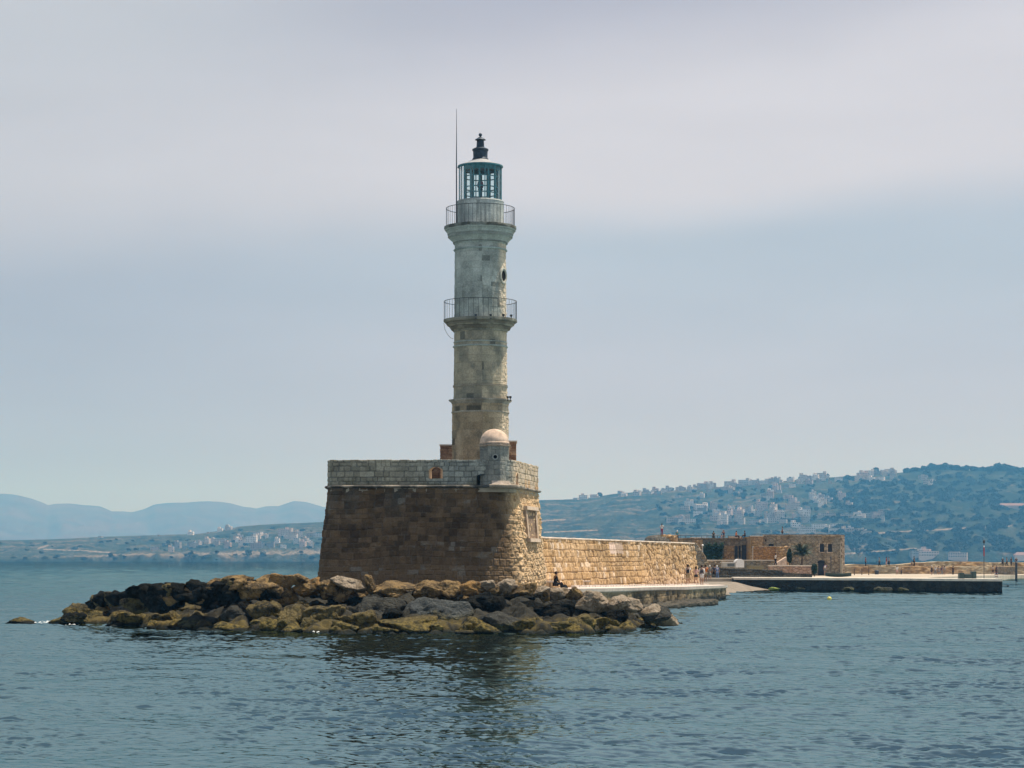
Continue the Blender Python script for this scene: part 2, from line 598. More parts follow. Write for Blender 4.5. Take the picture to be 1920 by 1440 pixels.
def make_coast():
    px = np.concatenate([np.arange(-880, -40, 12.0), np.arange(-40, 1960, 2.6), np.arange(1964, 2880, 12.0)])
    D = np.concatenate([np.linspace(2640, 2900, 60), np.linspace(2900, 4300, 210)[1:], np.linspace(4300, 6200, 14)[1:]])
    PX, DD = np.meshgrid(px, D)
    z = coast_h(PX, DD)
    P = np.stack([(PX - CXP) * DD / F, DD, z], -1)
    t = (DD - D0C) / 1350.0
    a = fbm(PX / 26.0, DD / 70.0, seed=41, octs=5)
    b_ = fbm(PX / 9.0, DD / 34.0, seed=43, octs=4)
    c_ = fbm(PX / 70.0, DD / 22.0, seed=47, octs=4)      # terrace lines across the slope
    green = np.array([0.014, 0.026, 0.016]); olive = np.array([0.040, 0.050, 0.032])
    tan = np.array([0.13, 0.105, 0.075]); pale = np.array([0.30, 0.24, 0.19])
    forest = sstep(1560, 1760, PX) * 0.8
    bare = np.clip(sstep(1130, 1000, PX) * 0.55 + 0.25, 0, 1)
    m1 = sstep(0.40, 0.60, a + 0.25 * (b_ - 0.5) + 0.12 * (bare - 0.4) - 0.10 * forest)[..., None]
    col = green * (1 - m1) + olive * m1
    m2 = (sstep(0.55, 0.72, c_ + 0.3 * (b_ - 0.5) - 0.16 * forest) * 0.75)[..., None]
    col = col * (1 - m2) + tan * m2
    # pale worked ground on the shore of the west headland, dark scrub on the water's edge
    shore = (sstep(0.0, 0.03, t) * (1 - sstep(0.10, 0.20, t + 0.12 * (b_ - 0.5))) * sstep(60, 200, PX) * sstep(1200, 900, PX) * sstep(0.38, 0.55, b_ + 0.1))[..., None]
    col = col * (1 - shore * 0.6) + pale * shore * 0.6
    lo = (1 - sstep(2.5, 7.0, z + 5 * (a - 0.5)))[..., None] * (0.4 + 0.6 * sstep(0.42, 0.55, b_))[..., None]
    col = col * (1 - lo) + np.array([0.02, 0.035, 0.03]) * lo
    # dirt tracks
    for (x0, y0, x1, y1, w) in ((70, 1029, 92, 1022, 1.3), (80, 1030, 150, 1032, 0.8), (150, 1032, 205, 1036, 1.0), (1900, 985, 1600, 1002, 1.2), (1010, 977, 1060, 974, 1.0), (1020, 998, 1120, 994, 1.0), (1720, 1028, 1560, 1040, 1.0)):
        Y = HY - (z - HC) * F / DD
        tt = np.clip((PX - x0) / (x1 - x0), 0, 1)
        m = ((PX >= min(x0, x1)) & (PX <= max(x0, x1)) & (np.abs(Y - (y0 + (y1 - y0) * tt)) < w))[..., None] * 0.8
        col = col * (1 - m) + pale * m
    me = mesh_np('coastal_hills', P.reshape(-1, 3), grid_quads(len(px), len(D)), smooth=True, col=col.reshape(-1, 3))
    m, b = new_mat('hillside')
    at_ = b.n('ShaderNodeAttribute', attribute_name='Col').outputs['Color']
    pos = b.n('ShaderNodeNewGeometry').outputs['Position']
    f = b.mapr(b.noise(pos, 0.11, 6, 0.7), 0.3, 0.7, 0.55, 1.5)
    c = b.mix(1.0, at_, b.n('ShaderNodeCombineXYZ', ins={0: f, 1: f, 2: f}).outputs[0], 'MULTIPLY')
    finish(b, c, 0.95, b.noise(pos, 0.16, 5, 0.7), 1.0, 6.0, 0.1)
    o = link('coastal_hills', me, m)
    props(o, 'green and tan coastal hills rising behind the harbour', 'hills', kind='structure')


make_coast()


def make_mountains():
    pts = np.array([(-1500, 960), (-400, 930), (0, 922), (22, 922), (40, 925), (62, 932), (90, 943), (105, 940), (130, 940), (165, 943), (190, 946), (210, 955), (230, 955), (247, 957),
                    (272, 950), (290, 941), (320, 938), (350, 938), (390, 935), (430, 938), (455, 945), (480, 949), (500, 945), (520, 946), (550, 936), (575, 937), (605, 946), (660, 955), (800, 975), (1100, 985), (2600, 1010)], float)
    px = np.arange(-1500, 2600, 6.0)
    D = np.linspace(8200, 13500, 70)
    PX, DD = np.meshgrid(px, D)
    ry = np.interp(PX, pts[:, 0], pts[:, 1])
    H = (HY - ry) * 11000 / F
    t = (DD - 8200) / 2800
    n = fbm(PX / 40.0, DD / 700.0, seed=71, octs=5) - 0.5
    z = H * np.where(t < 1, np.clip(t, 0, 1) ** 1.2, 1 - 0.5 * (t - 1)) + n * 150 * np.clip(t, 0, 1) * np.clip((1 - t) * 2, 0.06, 1) - 5
    P = np.stack([(PX - CXP) * DD / F, DD, z], -1)
    me = mesh_np('mountains', P.reshape(-1, 3), grid_quads(len(px), len(D)), smooth=True)
    m, b = new_mat('mountain_slope')
    pos = b.n('ShaderNodeNewGeometry').outputs['Position']
    c = b.ramp(b.noise(pos, 0.004, 5, 0.6), [(0.35, (0.045, 0.025, 0.018)), (0.65, (0.085, 0.045, 0.030))])
    finish(b, c, 0.95, None, spec=0.1)
    o = link('mountains', me, m)
    props(o, 'blue hazy mountain range on the horizon', 'mountains', kind='structure')


make_mountains()


def make_haze():
    mb = MB().box(-9000, 9000, -600, 14000, -8, 460)
    m, b = new_mat('haze_air')
    v = b.n('ShaderNodeVolumePrincipled')
    b.set(v, 'Color', (0.14, 0.51, 1.0, 1))
    b.set(v, 'Absorption Color', (1, 1, 1, 1))
    b.set(v, 'Density', 1.6e-4)
    b.set(v, 'Anisotropy', 0.1)
    b.n('ShaderNodeOutputMaterial', ins={1: v.outputs[0]})
    o = mb.build('haze', m)
    props(o, 'thin blue sea haze filling the air over the bay', 'haze', kind='stuff')


make_haze()
# ------------------------------------------------------------------ masonry
def blocks(u, v, ch, bl, seed, joint=0.03, wob=0.0, rubble=False):
    """stone bond over a surface (u along, v up, metres): returns groove 0..1 and two random numbers per block"""
    if rubble:
        gx, gy = u / bl, v / ch
        ix, iy = np.floor(gx).astype(int), np.floor(gy).astype(int)
        best = np.full(u.shape, 9.0); sec = np.full(u.shape, 9.0)
        ra = np.zeros(u.shape); rb = np.zeros(u.shape)
        for dx in (-1, 0, 1):
            for dy in (-1, 0, 1):
                cx, cy = ix + dx, iy + dy
                px = cx + 0.15 + 0.7 * hash2(cx, cy, seed); py = cy + 0.15 + 0.7 * hash2(cx, cy, seed + 1)
                d = np.hypot(gx - px, gy - py)
                n = d < best
                sec = np.where(n, best, np.minimum(sec, d))
                ra = np.where(n, hash2(cx, cy, seed + 2), ra); rb = np.where(n, hash2(cx, cy, seed + 3), rb)
                best = np.where(n, d, best)
        g = sstep(0.02, 0.02 + joint / min(ch, bl) * 2.0, sec - best)
        return g, ra, rb
    v2 = v + wob * (vnoise(u * 0.35, v * 0 + 1.7, seed=seed + 5) - 0.5) + 0.22 * ch * np.sin(v / ch * 1.3 + seed)
    row = np.floor(v2 / ch).astype(int)
    fv = v2 - row * ch
    h = hash2(row, row * 0 + 7, seed)
    bl2 = bl * (0.75 + 0.5 * hash2(row, row * 0 + 3, seed + 9))
    uo = u + h * bl * 3 + 0.22 * bl * np.sin(u / bl * 1.37 + h * 40)
    colm = np.floor(uo / bl2).astype(int)
    fu = uo - colm * bl2
    e = np.minimum(np.minimum(fu, bl2 - fu), np.minimum(fv, ch - fv))
    e = e + 0.012 * (vnoise(u * 9, v * 9, seed=seed + 6) - 0.5)
    return sstep(0.0, joint, e), hash2(row, colm, seed + 1), hash2(row, colm, seed + 2)


def lerp3(a, b, t):
    return np.asarray(a) * (1 - t[..., None]) + np.asarray(b) * t[..., None]


class Path2:
    """planar path with rounded corners, sampled evenly"""
    def __init__(s, pts, rad, step=0.05, closed=False):
        pts = [np.array(p, float) for p in pts]
        n = len(pts)
        rad = rad if hasattr(rad, '__len__') else [rad] * n
        poly = []
        for i in range(n):
            if not closed and i in (0, n - 1) or rad[i] < 1e-4:
                poly.append(pts[i]); continue
            a, b, c = pts[(i - 1) % n], pts[i], pts[(i + 1) % n]
            d1 = (a - b) / np.linalg.norm(a - b); d2 = (c - b) / np.linalg.norm(c - b)
            ang = math.acos(max(-1, min(1, float(d1 @ d2))))
            if abs(ang - math.pi) < 0.02:
                poly.append(b); continue
            t = rad[i] / math.tan(ang / 2)
            t = min(t, 0.48 * np.linalg.norm(a - b), 0.48 * np.linalg.norm(c - b))
            rr = t * math.tan(ang / 2)
            bis = (d1 + d2) / np.linalg.norm(d1 + d2)
            cen = b + bis * (rr / math.sin(ang / 2))
            p1, p2 = b + d1 * t, b + d2 * t
            a1 = math.atan2(*(p1 - cen)[::-1]); a2 = math.atan2(*(p2 - cen)[::-1])
            da = (a2 - a1 + math.pi) % (2 * math.pi) - math.pi
            k = max(2, int(abs(da) * rr / step) + 1)
            for q in range(k + 1):
                aa = a1 + da * q / k
                poly.append(cen + rr * np.array([math.cos(aa), math.sin(aa)]))
        if closed: poly.append(poly[0])
        poly = np.array(poly)
        seg = np.linalg.norm(np.diff(poly, axis=0), axis=1)
        cum = np.concatenate([[0], np.cumsum(seg)])
        s.length = cum[-1]
        m = max(4, int(s.length / step))
        s.u = np.linspace(0, s.length, m + 1)
        if closed: s.u = s.u[:-1]
        s.p = np.stack([np.interp(s.u, cum, poly[:, 0]), np.interp(s.u, cum, poly[:, 1])], -1)
        if closed:
            d = np.roll(s.p, -1, 0) - np.roll(s.p, 1, 0)
        else:
            d = np.gradient(s.p, axis=0)
        d = d / np.linalg.norm(d, axis=1)[:, None]
        # smooth the directions a little at the corners
        s.n = np.stack([d[:, 1], -d[:, 0]], -1)      # outward when the path runs counter-clockwise
        s.closed = closed

    def u_at(s, x, y):
        return s.u[np.argmin((s.p[:, 0] - x) ** 2 + (s.p[:, 1] - y) ** 2)]


def wall_surface(name, path, z0, z1, off, disp_fn, mat=None, parent=None, step=0.05, holes=None, flip=False, cap=None, smooth=False, thick=None):
    """masonry face following a path; off(z) gives the batter offset; disp_fn(u, v, z) -> disp, rgb.
    z1 may be an array along the path. thick adds a top and an inner face."""
    nv = max(2, int(round((np.max(z1) - z0) / step)) + 1)
    t = np.linspace(0, 1, nv)[:, None]
    U = np.broadcast_to(path.u[None, :], (nv, len(path.u)))
    z1a = np.broadcast_to(np.asarray(z1, float), (len(path.u),))
    Zs = z0 + (z1a[None, :] - z0) * t
    V = Zs - z0
    d, rgb = disp_fn(U, V, Zs)
    o = (off(Zs, U) if off.__code__.co_argcount > 1 else off(Zs)) + d
    P = np.stack([path.p[None, :, 0] + path.n[None, :, 0] * o, path.p[None, :, 1] + path.n[None, :, 1] * o, Zs + 0 * U], -1)
    keep = None
    nu = len(path.u)
    if holes:
        mu = nu if path.closed else nu - 1
        Uc = U[:-1, :mu] + 0.5 * (path.u[1] - path.u[0]); Zc = 0.5 * (Zs[:-1, :mu] + Zs[1:, :mu])
        keep = np.ones(Uc.shape, bool)
        for fn in holes: keep &= ~fn(Uc, Zc)
    Q = grid_quads(nu, nv, path.closed, keep)
    VV, CC = P.reshape(-1, 3), np.ascontiguousarray(rgb).reshape(-1, 3)
    if thick:
        # top surface rows and the inner face
        rows = []
        last = P[-1]
        lc = rgb[-1]
        for q, (o2, dz) in enumerate(((-thick * 0.05, 0.015), (-thick * 0.5, 0.02), (-thick, 0.0), (-thick, -(thick * 0.0) - 1.3))):
            rows.append(np.stack([last[:, 0] + path.n[:, 0] * o2, last[:, 1] + path.n[:, 1] * o2, last[:, 2] + dz], -1))
        base = len(VV)
        VV = np.concatenate([VV] + rows); CC = np.concatenate([CC] + [np.clip(lc * 1.05, 0, 0.6)] * 4)
        start = (nv - 1) * nu
        idx = [start + np.arange(nu)] + [base + k * nu + np.arange(nu) for k in range(4)]
        qs = []
        for a, b in zip(idx[:-1], idx[1:]):
            if path.closed:
                qs.append(np.stack([a, np.roll(a, -1), np.roll(b, -1), b], -1))
            else:
                qs.append(np.stack([a[:-1], a[1:], b[1:], b[:-1]], -1))
        if holes:      # leave the inner face open behind the openings
            cut = ~keep.all(axis=0)
            qs[-1] = qs[-1][~cut]
        Q = np.concatenate([Q] + qs)
    if flip: Q = Q[:, ::-1]
    me = mesh_np(name, VV, Q, smooth=smooth, col=CC)
    return link(name, me, mat or STONE, parent)


def sweep(name, path, prof, colour, mat=None, parent=None, jit=0.01, seed=1, smooth=True, stain=None, z=0.0):
    """moulding: closed profile [(offset, z)] swept along a path"""
    prof = np.array(prof, float)
    m, nu = len(prof), len(path.u)
    o = prof[:, 0][:, None] + jit * (fbm(path.u[None, :] * 3.1, prof[:, 1][:, None] * 9.0, seed=seed) - 0.5) * 2
    zz = prof[:, 1][:, None] + jit * 0.7 * (fbm(path.u[None, :] * 2.3 + 50, prof[:, 0][:, None] * 9.0, seed=seed + 3) - 0.5) * 2 + z
    P = np.stack([path.p[None, :, 0] + path.n[None, :, 0] * o, path.p[None, :, 1] + path.n[None, :, 1] * o, zz + 0 * o], -1)
    i = np.arange(m); mu = nu if path.closed else nu - 1
    ii, jj = np.meshgrid(np.arange(m), np.arange(mu), indexing='ij')
    a = ii * nu + jj; b = ii * nu + (jj + 1) % nu
    c = ((ii + 1) % m) * nu + (jj + 1) % nu; d = ((ii + 1) % m) * nu + jj
    Q = np.stack([a, b, c, d], -1).reshape(-1, 4)
    n = fbm(path.u[None, :] * 1.2 + 3, prof[:, 1][:, None] * 4.0 + 0 * o, seed=seed + 8)
    bj = hash2(np.floor(path.u / 0.55).astype(int), 0 * np.floor(path.u).astype(int) + seed, 4)[None, :] + 0 * o
    col = np.asarray(colour)[None, None, :] * (0.72 + 0.4 * n + 0.22 * (bj - 0.5))[..., None]
    if stain is not None:
        sc, amt = stain
        s_ = (sstep(0.42, 0.62, fbm(path.u[None, :] * 2.0, prof[:, 1][:, None] * 2.0, seed=seed + 20)) * amt)[..., None]
        col = col * (1 - s_) + np.asarray(sc) * s_
    me = mesh_np(name, P.reshape(-1, 3), Q, smooth=False, col=col.reshape(-1, 3))
    me.polygons.foreach_set('use_smooth', np.full(len(me.polygons), smooth))
    try: me.set_sharp_from_angle(angle=R(35))
    except Exception: pass
    return link(name, me, mat or STONE, parent)


# ------------------------------------------------------------------ bastion
ZC = 7.29                                  # cornice height
FORT = [(-8.5, 127.5), (-10.3, 124.5), (-9.98, 115.7), (-9.55, 114.75), (-0.05, 114.3), (1.52, 123.1), (1.0, 126.5)]
FPATH = Path2(FORT, [0, .3, .35, .35, 2.3, .8, 0], 0.05, closed=True)
CPATH = Path2(FORT, [0, .3, .35, .35, 1.0, .8, 0], 0.05, closed=True)
uD = FPATH.u_at(-0.55, 114.8)


def fort_batter(z, u=99.0):
    return np.clip(ZC - z, 0, 9) * (0.118 - 0.03 * sstep(uD - 0.5, uD + 4, np.asarray(u, float)))


def fort_skin(u, v, z):
    g, r1, r2 = blocks(u, v, 0.31, 0.44, 3, 0.04, 0.28)
    g2, q1, q2 = blocks(u, v, 0.36, 0.50, 7, 0.06, rubble=True)
    kk = sstep(uD - 0.1, uD + 0.5, u)
    g = g * (1 - kk) + (0.85 * g + 0.15 * g2) * kk; r1 = r1 * (1 - kk) + (0.25 * q1 + 0.75 * r1) * kk; r2 = r2 * (1 - kk) + (0.5 * q2 + 0.5 * r2) * kk
    east = sstep(uD - 0.2, uD + 1.2, u)                 # 0 on the dark north face, 1 on the pale east face
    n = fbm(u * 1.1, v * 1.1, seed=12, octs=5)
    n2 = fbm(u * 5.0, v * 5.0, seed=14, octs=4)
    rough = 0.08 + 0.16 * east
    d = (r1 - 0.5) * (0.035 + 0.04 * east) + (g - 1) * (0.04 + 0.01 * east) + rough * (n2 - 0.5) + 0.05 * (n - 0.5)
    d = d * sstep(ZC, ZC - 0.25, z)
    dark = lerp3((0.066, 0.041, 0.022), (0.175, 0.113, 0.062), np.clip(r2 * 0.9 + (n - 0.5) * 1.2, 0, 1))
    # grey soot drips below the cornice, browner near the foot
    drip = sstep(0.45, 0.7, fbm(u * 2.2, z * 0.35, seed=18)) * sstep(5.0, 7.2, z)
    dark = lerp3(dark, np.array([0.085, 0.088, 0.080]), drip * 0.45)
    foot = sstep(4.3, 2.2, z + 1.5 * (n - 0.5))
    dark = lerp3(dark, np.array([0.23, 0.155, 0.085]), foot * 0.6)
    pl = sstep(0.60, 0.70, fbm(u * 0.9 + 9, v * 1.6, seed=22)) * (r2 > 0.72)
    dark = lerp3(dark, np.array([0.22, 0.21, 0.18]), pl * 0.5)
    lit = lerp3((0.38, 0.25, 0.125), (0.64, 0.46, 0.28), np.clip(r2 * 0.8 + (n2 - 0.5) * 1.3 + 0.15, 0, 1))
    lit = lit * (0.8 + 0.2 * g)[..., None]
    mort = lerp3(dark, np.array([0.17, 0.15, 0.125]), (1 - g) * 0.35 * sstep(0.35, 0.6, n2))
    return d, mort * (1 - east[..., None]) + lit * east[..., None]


bastion = empty('stone_bastion', (-4, 119, 1.5), 'battered stone bastion with dark shaded north face standing behind the boulders', 'bastion')
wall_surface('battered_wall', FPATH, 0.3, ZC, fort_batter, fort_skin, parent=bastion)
# terrace floor
mb = MB(); mb.prism([tuple(p) for p in CPATH.p[::12]], ZC - 0.3, ZC + 0.02)
floor_o = mb.build('terrace_floor', simple('terrace_paving', (0.34, 0.29, 0.22), 0.9, 0.2, 1.5), bastion)

# roll cornice
rp = [(0.0 + 0.13 * math.cos(a), 0.075 * math.sin(a)) for a in np.linspace(-math.pi / 2, math.pi / 2, 9)] + [(-0.3, 0.075), (-0.3, -0.075)]
rp = [(x + 0.06, z) for x, z in rp]
sweep('roll_cornice', CPATH, rp, (0.30, 0.26, 0.21), parent=bastion, jit=0.02, seed=5, z=ZC, stain=((0.06, 0.06, 0.055), 0.92))
# corbelled drip slab under the sentry box corner
cp = Path2([(-1.2, 114.27), (0.05, 114.22), (0.52, 116.6)], [0, 0.9, 0], 0.05)
sweep('corner_corbel', cp, [(-0.4, -0.13), (0.13, -0.10), (0.20, -0.03), (0.20, 0.05), (0.13, 0.09), (-0.4, 0.11)], (0.36, 0.30, 0.235), parent=bastion, jit=0.03, seed=9, z=ZC + 0.015)

# parapet
PP = Path2([(-8.7, 127.0), (-10.2, 124.4), (-10.02, 115.75), (-9.72, 114.92), (0.05, 114.50), (1.52, 123.1), (1.0, 126.3)], [0, .2, .25, .25, 1.2, .6, 0], 0.04, closed=True)
uP = PP.u_at(0.0, 114.8)


def parapet_skin(u, v, z):
    g, r1, r2 = blocks(u, v, 0.245, 0.34, 31, 0.028, 0.03)
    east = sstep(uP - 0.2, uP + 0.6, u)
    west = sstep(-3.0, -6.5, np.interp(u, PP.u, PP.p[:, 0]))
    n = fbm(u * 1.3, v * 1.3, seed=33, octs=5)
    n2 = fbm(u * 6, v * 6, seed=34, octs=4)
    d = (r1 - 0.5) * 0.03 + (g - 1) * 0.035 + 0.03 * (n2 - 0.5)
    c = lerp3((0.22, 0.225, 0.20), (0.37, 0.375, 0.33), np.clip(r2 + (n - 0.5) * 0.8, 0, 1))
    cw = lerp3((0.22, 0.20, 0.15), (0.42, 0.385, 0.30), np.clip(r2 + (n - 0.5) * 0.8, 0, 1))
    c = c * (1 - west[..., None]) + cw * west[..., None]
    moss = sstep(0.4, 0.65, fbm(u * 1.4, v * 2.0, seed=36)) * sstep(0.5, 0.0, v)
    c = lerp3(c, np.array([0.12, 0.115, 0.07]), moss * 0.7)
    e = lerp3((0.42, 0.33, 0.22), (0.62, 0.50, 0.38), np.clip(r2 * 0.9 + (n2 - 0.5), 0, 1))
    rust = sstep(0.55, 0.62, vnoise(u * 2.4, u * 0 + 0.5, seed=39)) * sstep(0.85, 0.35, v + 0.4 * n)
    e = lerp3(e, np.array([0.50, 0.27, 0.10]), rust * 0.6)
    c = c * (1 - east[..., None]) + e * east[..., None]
    jc = lerp3(c, np.array([0.07, 0.07, 0.065]), (1 - g) * (0.75 - 0.35 * east))
    return d, jc


zt_par = 8.72 + 0.02 * (hash2(np.floor(PP.u / 0.45).astype(int), np.floor(PP.u / 0.45).astype(int) * 0, 3) - 0.5) * 2


def arch_hole(uc, hw, zb, zt_, rise):
    def fn(U, Zz):
        du = np.abs(U - uc) / hw
        top = zt_ - rise * du ** 2
        return (du < 1) & (Zz > zb) & (Zz < top)
    return fn


uE = PP.u_at(X(817.5, 114.6), 114.6)
uH = PP.u_at(X(903, 114.5), 114.5)
uK = PP.u_at(X(961, 115.6), 115.9)
holes = [arch_hole(uE, 0.375, Z(897, 114.6), Z(875.5, 114.6), 0.16),
         arch_hole(uH, 0.27, 7.36, Z(888.5, 114.5), 0.10),
         arch_hole(uK, 0.30, 7.40, Z(887, 116.0), 0.18)]
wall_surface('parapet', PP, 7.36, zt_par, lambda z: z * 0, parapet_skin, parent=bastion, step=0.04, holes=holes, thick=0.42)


def tunnel(name, uc, hw, zb, zt_, rise, depth, colour, blind):
    """jambs, sill and soffit of an opening through the parapet"""
    i = int(np.argmin(np.abs(PP.u - uc)))
    c, nrm = PP.p[i], PP.n[i]
    tan = np.array([-nrm[1], nrm[0]])
    prof = [(-hw, zb), (hw, zb)] + [(hw * math.cos(a), (zt_ - rise * math.cos(a) ** 2)) for a in np.linspace(0.0, math.pi, 9)]
    vs, fs = [], []
    for dd in (0.015, -depth * 0.5, -depth):
        for t, z in prof:
            p = c + tan * t * (1.0 if dd > -0.1 else (0.84 if dd > -depth * 0.8 else 0.68)) + nrm * dd
            vs.append((p[0], p[1], z))
    m = len(prof)
    for r_ in range(2):
        for k in range(m):
            k2 = (k + 1) % m
            fs.append((r_ * m + k, r_ * m + k2, (r_ + 1) * m + k2, (r_ + 1) * m + k))
    if blind: fs.append(tuple(2 * m + k for k in range(m)))
    o = MB().add(vs, fs).build(name, colour, bastion)
    return o


JAMB = simple('warm_jamb_stone', (0.66, 0.47, 0.31), 0.9, 0.2, 5.0)
DKST = simple('shaded_recess_stone', (0.05, 0.05, 0.045), 0.95, 0.3, 5.0)  # shade inside the blind opening put into the stone colour
tunnel('embrasure', uE, 0.39, Z(897.5, 114.6), Z(875, 114.6), 0.16, 0.42, JAMB, False)
tunnel('embrasure', uH, 0.29, 7.36, Z(888, 114.5), 0.10, 0.75, DKST, True)
tunnel('embrasure', uK, 0.31, 7.39, Z(886.5, 116.0), 0.18, 0.7, JAMB, True)

# niche with a stone frame on the sunlit east face
i0 = int(np.argmin(np.abs(FPATH.u - FPATH.u_at(1.02, 119.3))))


def fpt(i, z, o):
    oo = float(fort_batter(z, FPATH.u[i])) + o
    return (FPATH.p[i, 0] + FPATH.n[i, 0] * oo, FPATH.p[i, 1] + FPATH.n[i, 1] * oo, z)


def frame_box(mb, i1, i2, z0, z1, o0, o1):
    vs = [fpt(i1, z0, o0), fpt(i2, z0, o0), fpt(i2, z0, o1), fpt(i1, z0, o1), fpt(i1, z1, o0), fpt(i2, z1, o0), fpt(i2, z1, o1), fpt(i1, z1, o1)]
    mb.add(vs, [(0, 1, 2, 3), (4, 5, 6, 7), (0, 1, 5, 4), (1, 2, 6, 5), (2, 3, 7, 6), (3, 0, 4, 7)])


niche = MB()
hw = 27
zb_, zt2 = 4.55, 6.12
frame_box(niche, i0 - hw - 10, i0 - hw, zb_, zt2, -0.1, 0.14)
MATS['niche_stone'] = simple('niche_stone', (0.44, 0.32, 0.22), 0.9, 0.25, 6.0)
n2_ = MB(); frame_box(n2_, i0 + hw, i0 + hw + 10, zb_, zt2, -0.1, 0.14); n2_.build('niche_jamb', MATS['niche_stone'], bastion)
nf = niche.build('niche_jamb', MATS['niche_stone'], bastion)
ml = MB(); frame_box(ml, i0 - hw - 12, i0 + hw + 12, zt2 + 0.002, zt2 + 0.2, -0.1, 0.24)
ml.build('niche_lintel', simple('niche_stone_pale', (0.55, 0.42, 0.31), 0.9, 0.2, 6.0), bastion)
ms = MB(); frame_box(ms, i0 - hw - 6, i0 + hw + 10, zb_ - 0.2, zb_ - 0.002, -0.1, 0.22)
ms.build('niche_sill', MATS['niche_stone_pale'], bastion)
mr = MB(); frame_box(mr, i0 - hw, i0 + hw, zb_, zt2, 0.03, 0.045)
mr.build('niche_panel', simple('niche_recess', (0.20, 0.13, 0.08), 0.95, 0.5, 6.0), bastion)


# sentry box on the corner
def ngon(cx, cy, r, n, rot):
    return [(cx + r * math.cos(rot + 2 * math.pi * k / n), cy + r * math.sin(rot + 2 * math.pi * k / n)) for k in range(n)]


SBX, SBY, SBR = X(927, 115.05), 115.20, 0.845
SP = Path2(ngon(SBX, SBY, SBR, 8, R(22.5)), 0.02, 0.03, closed=True)


def sentry_skin(u, v, z):
    g, r1, r2 = blocks(u, v, 0.27, 0.36, 51, 0.02, 0.0)
    n = fbm(u * 2, v * 2, seed=52); n2 = fbm(u * 9, v * 9, seed=53)
    d = (r1 - 0.5) * 0.012 + (g - 1) * 0.018 + 0.02 * (n2 - 0.5)
    c = lerp3((0.18, 0.185, 0.17), (0.33, 0.32, 0.275), np.clip(r2 * 0.7 + (n - 0.5) * 1.2 + 0.1, 0, 1))
    return d, lerp3(c, np.array([0.08, 0.08, 0.075]), (1 - g) * 0.5)


sb = wall_surface('sentry_box', SP, ZC + 0.06, 9.62, lambda z: z * 0, sentry_skin, parent=bastion, step=0.03)
SPm = Path2([(SBX + SBR * math.cos(R(q)), SBY + SBR * math.sin(R(q))) for q in (-100, -67.5, -22.5, 22.5)], 0.02, 0.03)
sweep('base_moulding', SPm, [(-0.05, -0.12), (0.11, -0.12), (0.13, -0.06), (0.09, 0.0), (0.05, 0.05), (0.03, 0.12), (-0.05, 0.14)], (0.46, 0.38, 0.31), parent=sb, z=ZC + 0.18, seed=3)
sweep('neck_moulding', SP, [(-0.05, -0.05), (0.03, -0.05), (0.085, 0.0), (0.085, 0.05), (-0.05, 0.06)], (0.46, 0.36, 0.28), parent=sb, z=9.50, seed=4)
md_ = MB()
dome = [(0.80, 9.60), (0.815, 9.66), (0.80, 9.70), (0.775, 9.715)] + [(0.775 * math.cos(a), 9.72 + 0.70 * math.sin(a)) for a in np.linspace(0.03, math.pi / 2 - 0.001, 16)]
md_.lathe(dome, (SBX, SBY, 0), 40)
md_.build('dome', PLASTER, sb, smooth=True)
mo = MB(); mo.lathe([(0.16, 0.0), (0.10, 0.0), (0.10, 0.05), (0.16, 0.05)], n=20, closed_prof=True)
ring = mo.build('porthole', simple('porthole_stone', (0.33, 0.33, 0.31), 0.9, 0.1), sb)
ring.matrix_basis = ring.matrix_basis
for ob_, rr_ in ((ring, None),):
    for v_ in ob_.data.vertices:
        x_, y_, z_ = v_.co
        v_.co = (SBX + 0.05 + x_, SBY - SBR * math.cos(R(22.5)) - z_ + 0.02, Z(856.5, 114.4) + y_)
mo = MB(); mo.lathe([(0.0, 0.0), (0.10, 0.0)], n=20)
ph = mo.build('porthole_shadow_hole', VOID, sb)
ph.name = 'porthole_opening'
for v_ in ph.data.vertices:
    x_, y_, z_ = v_.co
    v_.co = (SBX + 0.05 + x_, SBY - SBR * math.cos(R(22.5)) - 0.012, Z(856.5, 114.4) + y_)

# stair houses on the terrace, either side of the tower foot
for (px0, px1, pyt, D, dep, lab) in ((825, 848, 835.5, 121.5, 1.6, 'low red brick stair housing beside the foot of the lighthouse on the seaward side'),
                                (954, 968, 828.5, 120.8, 2.0, 'brown stone stair housing with a pale edge behind the domed sentry box')):
    x0, x1 = X(px0, D), X(px1, D)
    t_ = empty('stair_housing', ((x0 + x1) / 2, D, ZC), lab, 'stair housing')
    P_ = Path2([(x0, D + dep), (x0, D), (x1, D), (x1, D + dep)], 0.0, 0.04)
    seed_ = int(px0)

    def skin_(u, v, z, s_=seed_):
        g, r1, r2 = blocks(u, v, 0.14, 0.34, s_, 0.02)
        n = fbm(u * 3, v * 3, seed=s_)
        c = lerp3((0.23, 0.13, 0.085), (0.46, 0.31, 0.21), np.clip(r2 + (n - 0.5), 0, 1))
        return (g - 1) * 0.02 + (r1 - 0.5) * 0.02, lerp3(c, np.array([0.06, 0.04, 0.03]), (1 - g) * 0.5)
    wall_surface('wall', P_, ZC, Z(pyt, D), lambda z: z * 0, skin_, parent=t_, step=0.04)
    if px0 < 900:
        base_skin = skin_
        skin_ = lambda u, v, z: (lambda r: (r[0], r[1] * 0.5))(base_skin(u, v, z))
        P2_ = Path2([(X(798, D), D + dep), (X(798, D), D), (x0 - 0.01, D)], 0.0, 0.04)
        wall_surface('low_side_wall', P2_, ZC, 8.68, lambda z: z * 0, skin_, parent=t_, step=0.05, thick=0.3)
    MB().box(x0 - 0.03, x1 + 0.05, D - 0.04, D + dep + 0.03, Z(pyt, D) + 0.002, Z(pyt, D) + 0.07).build('coping', CONCRETE, t_)

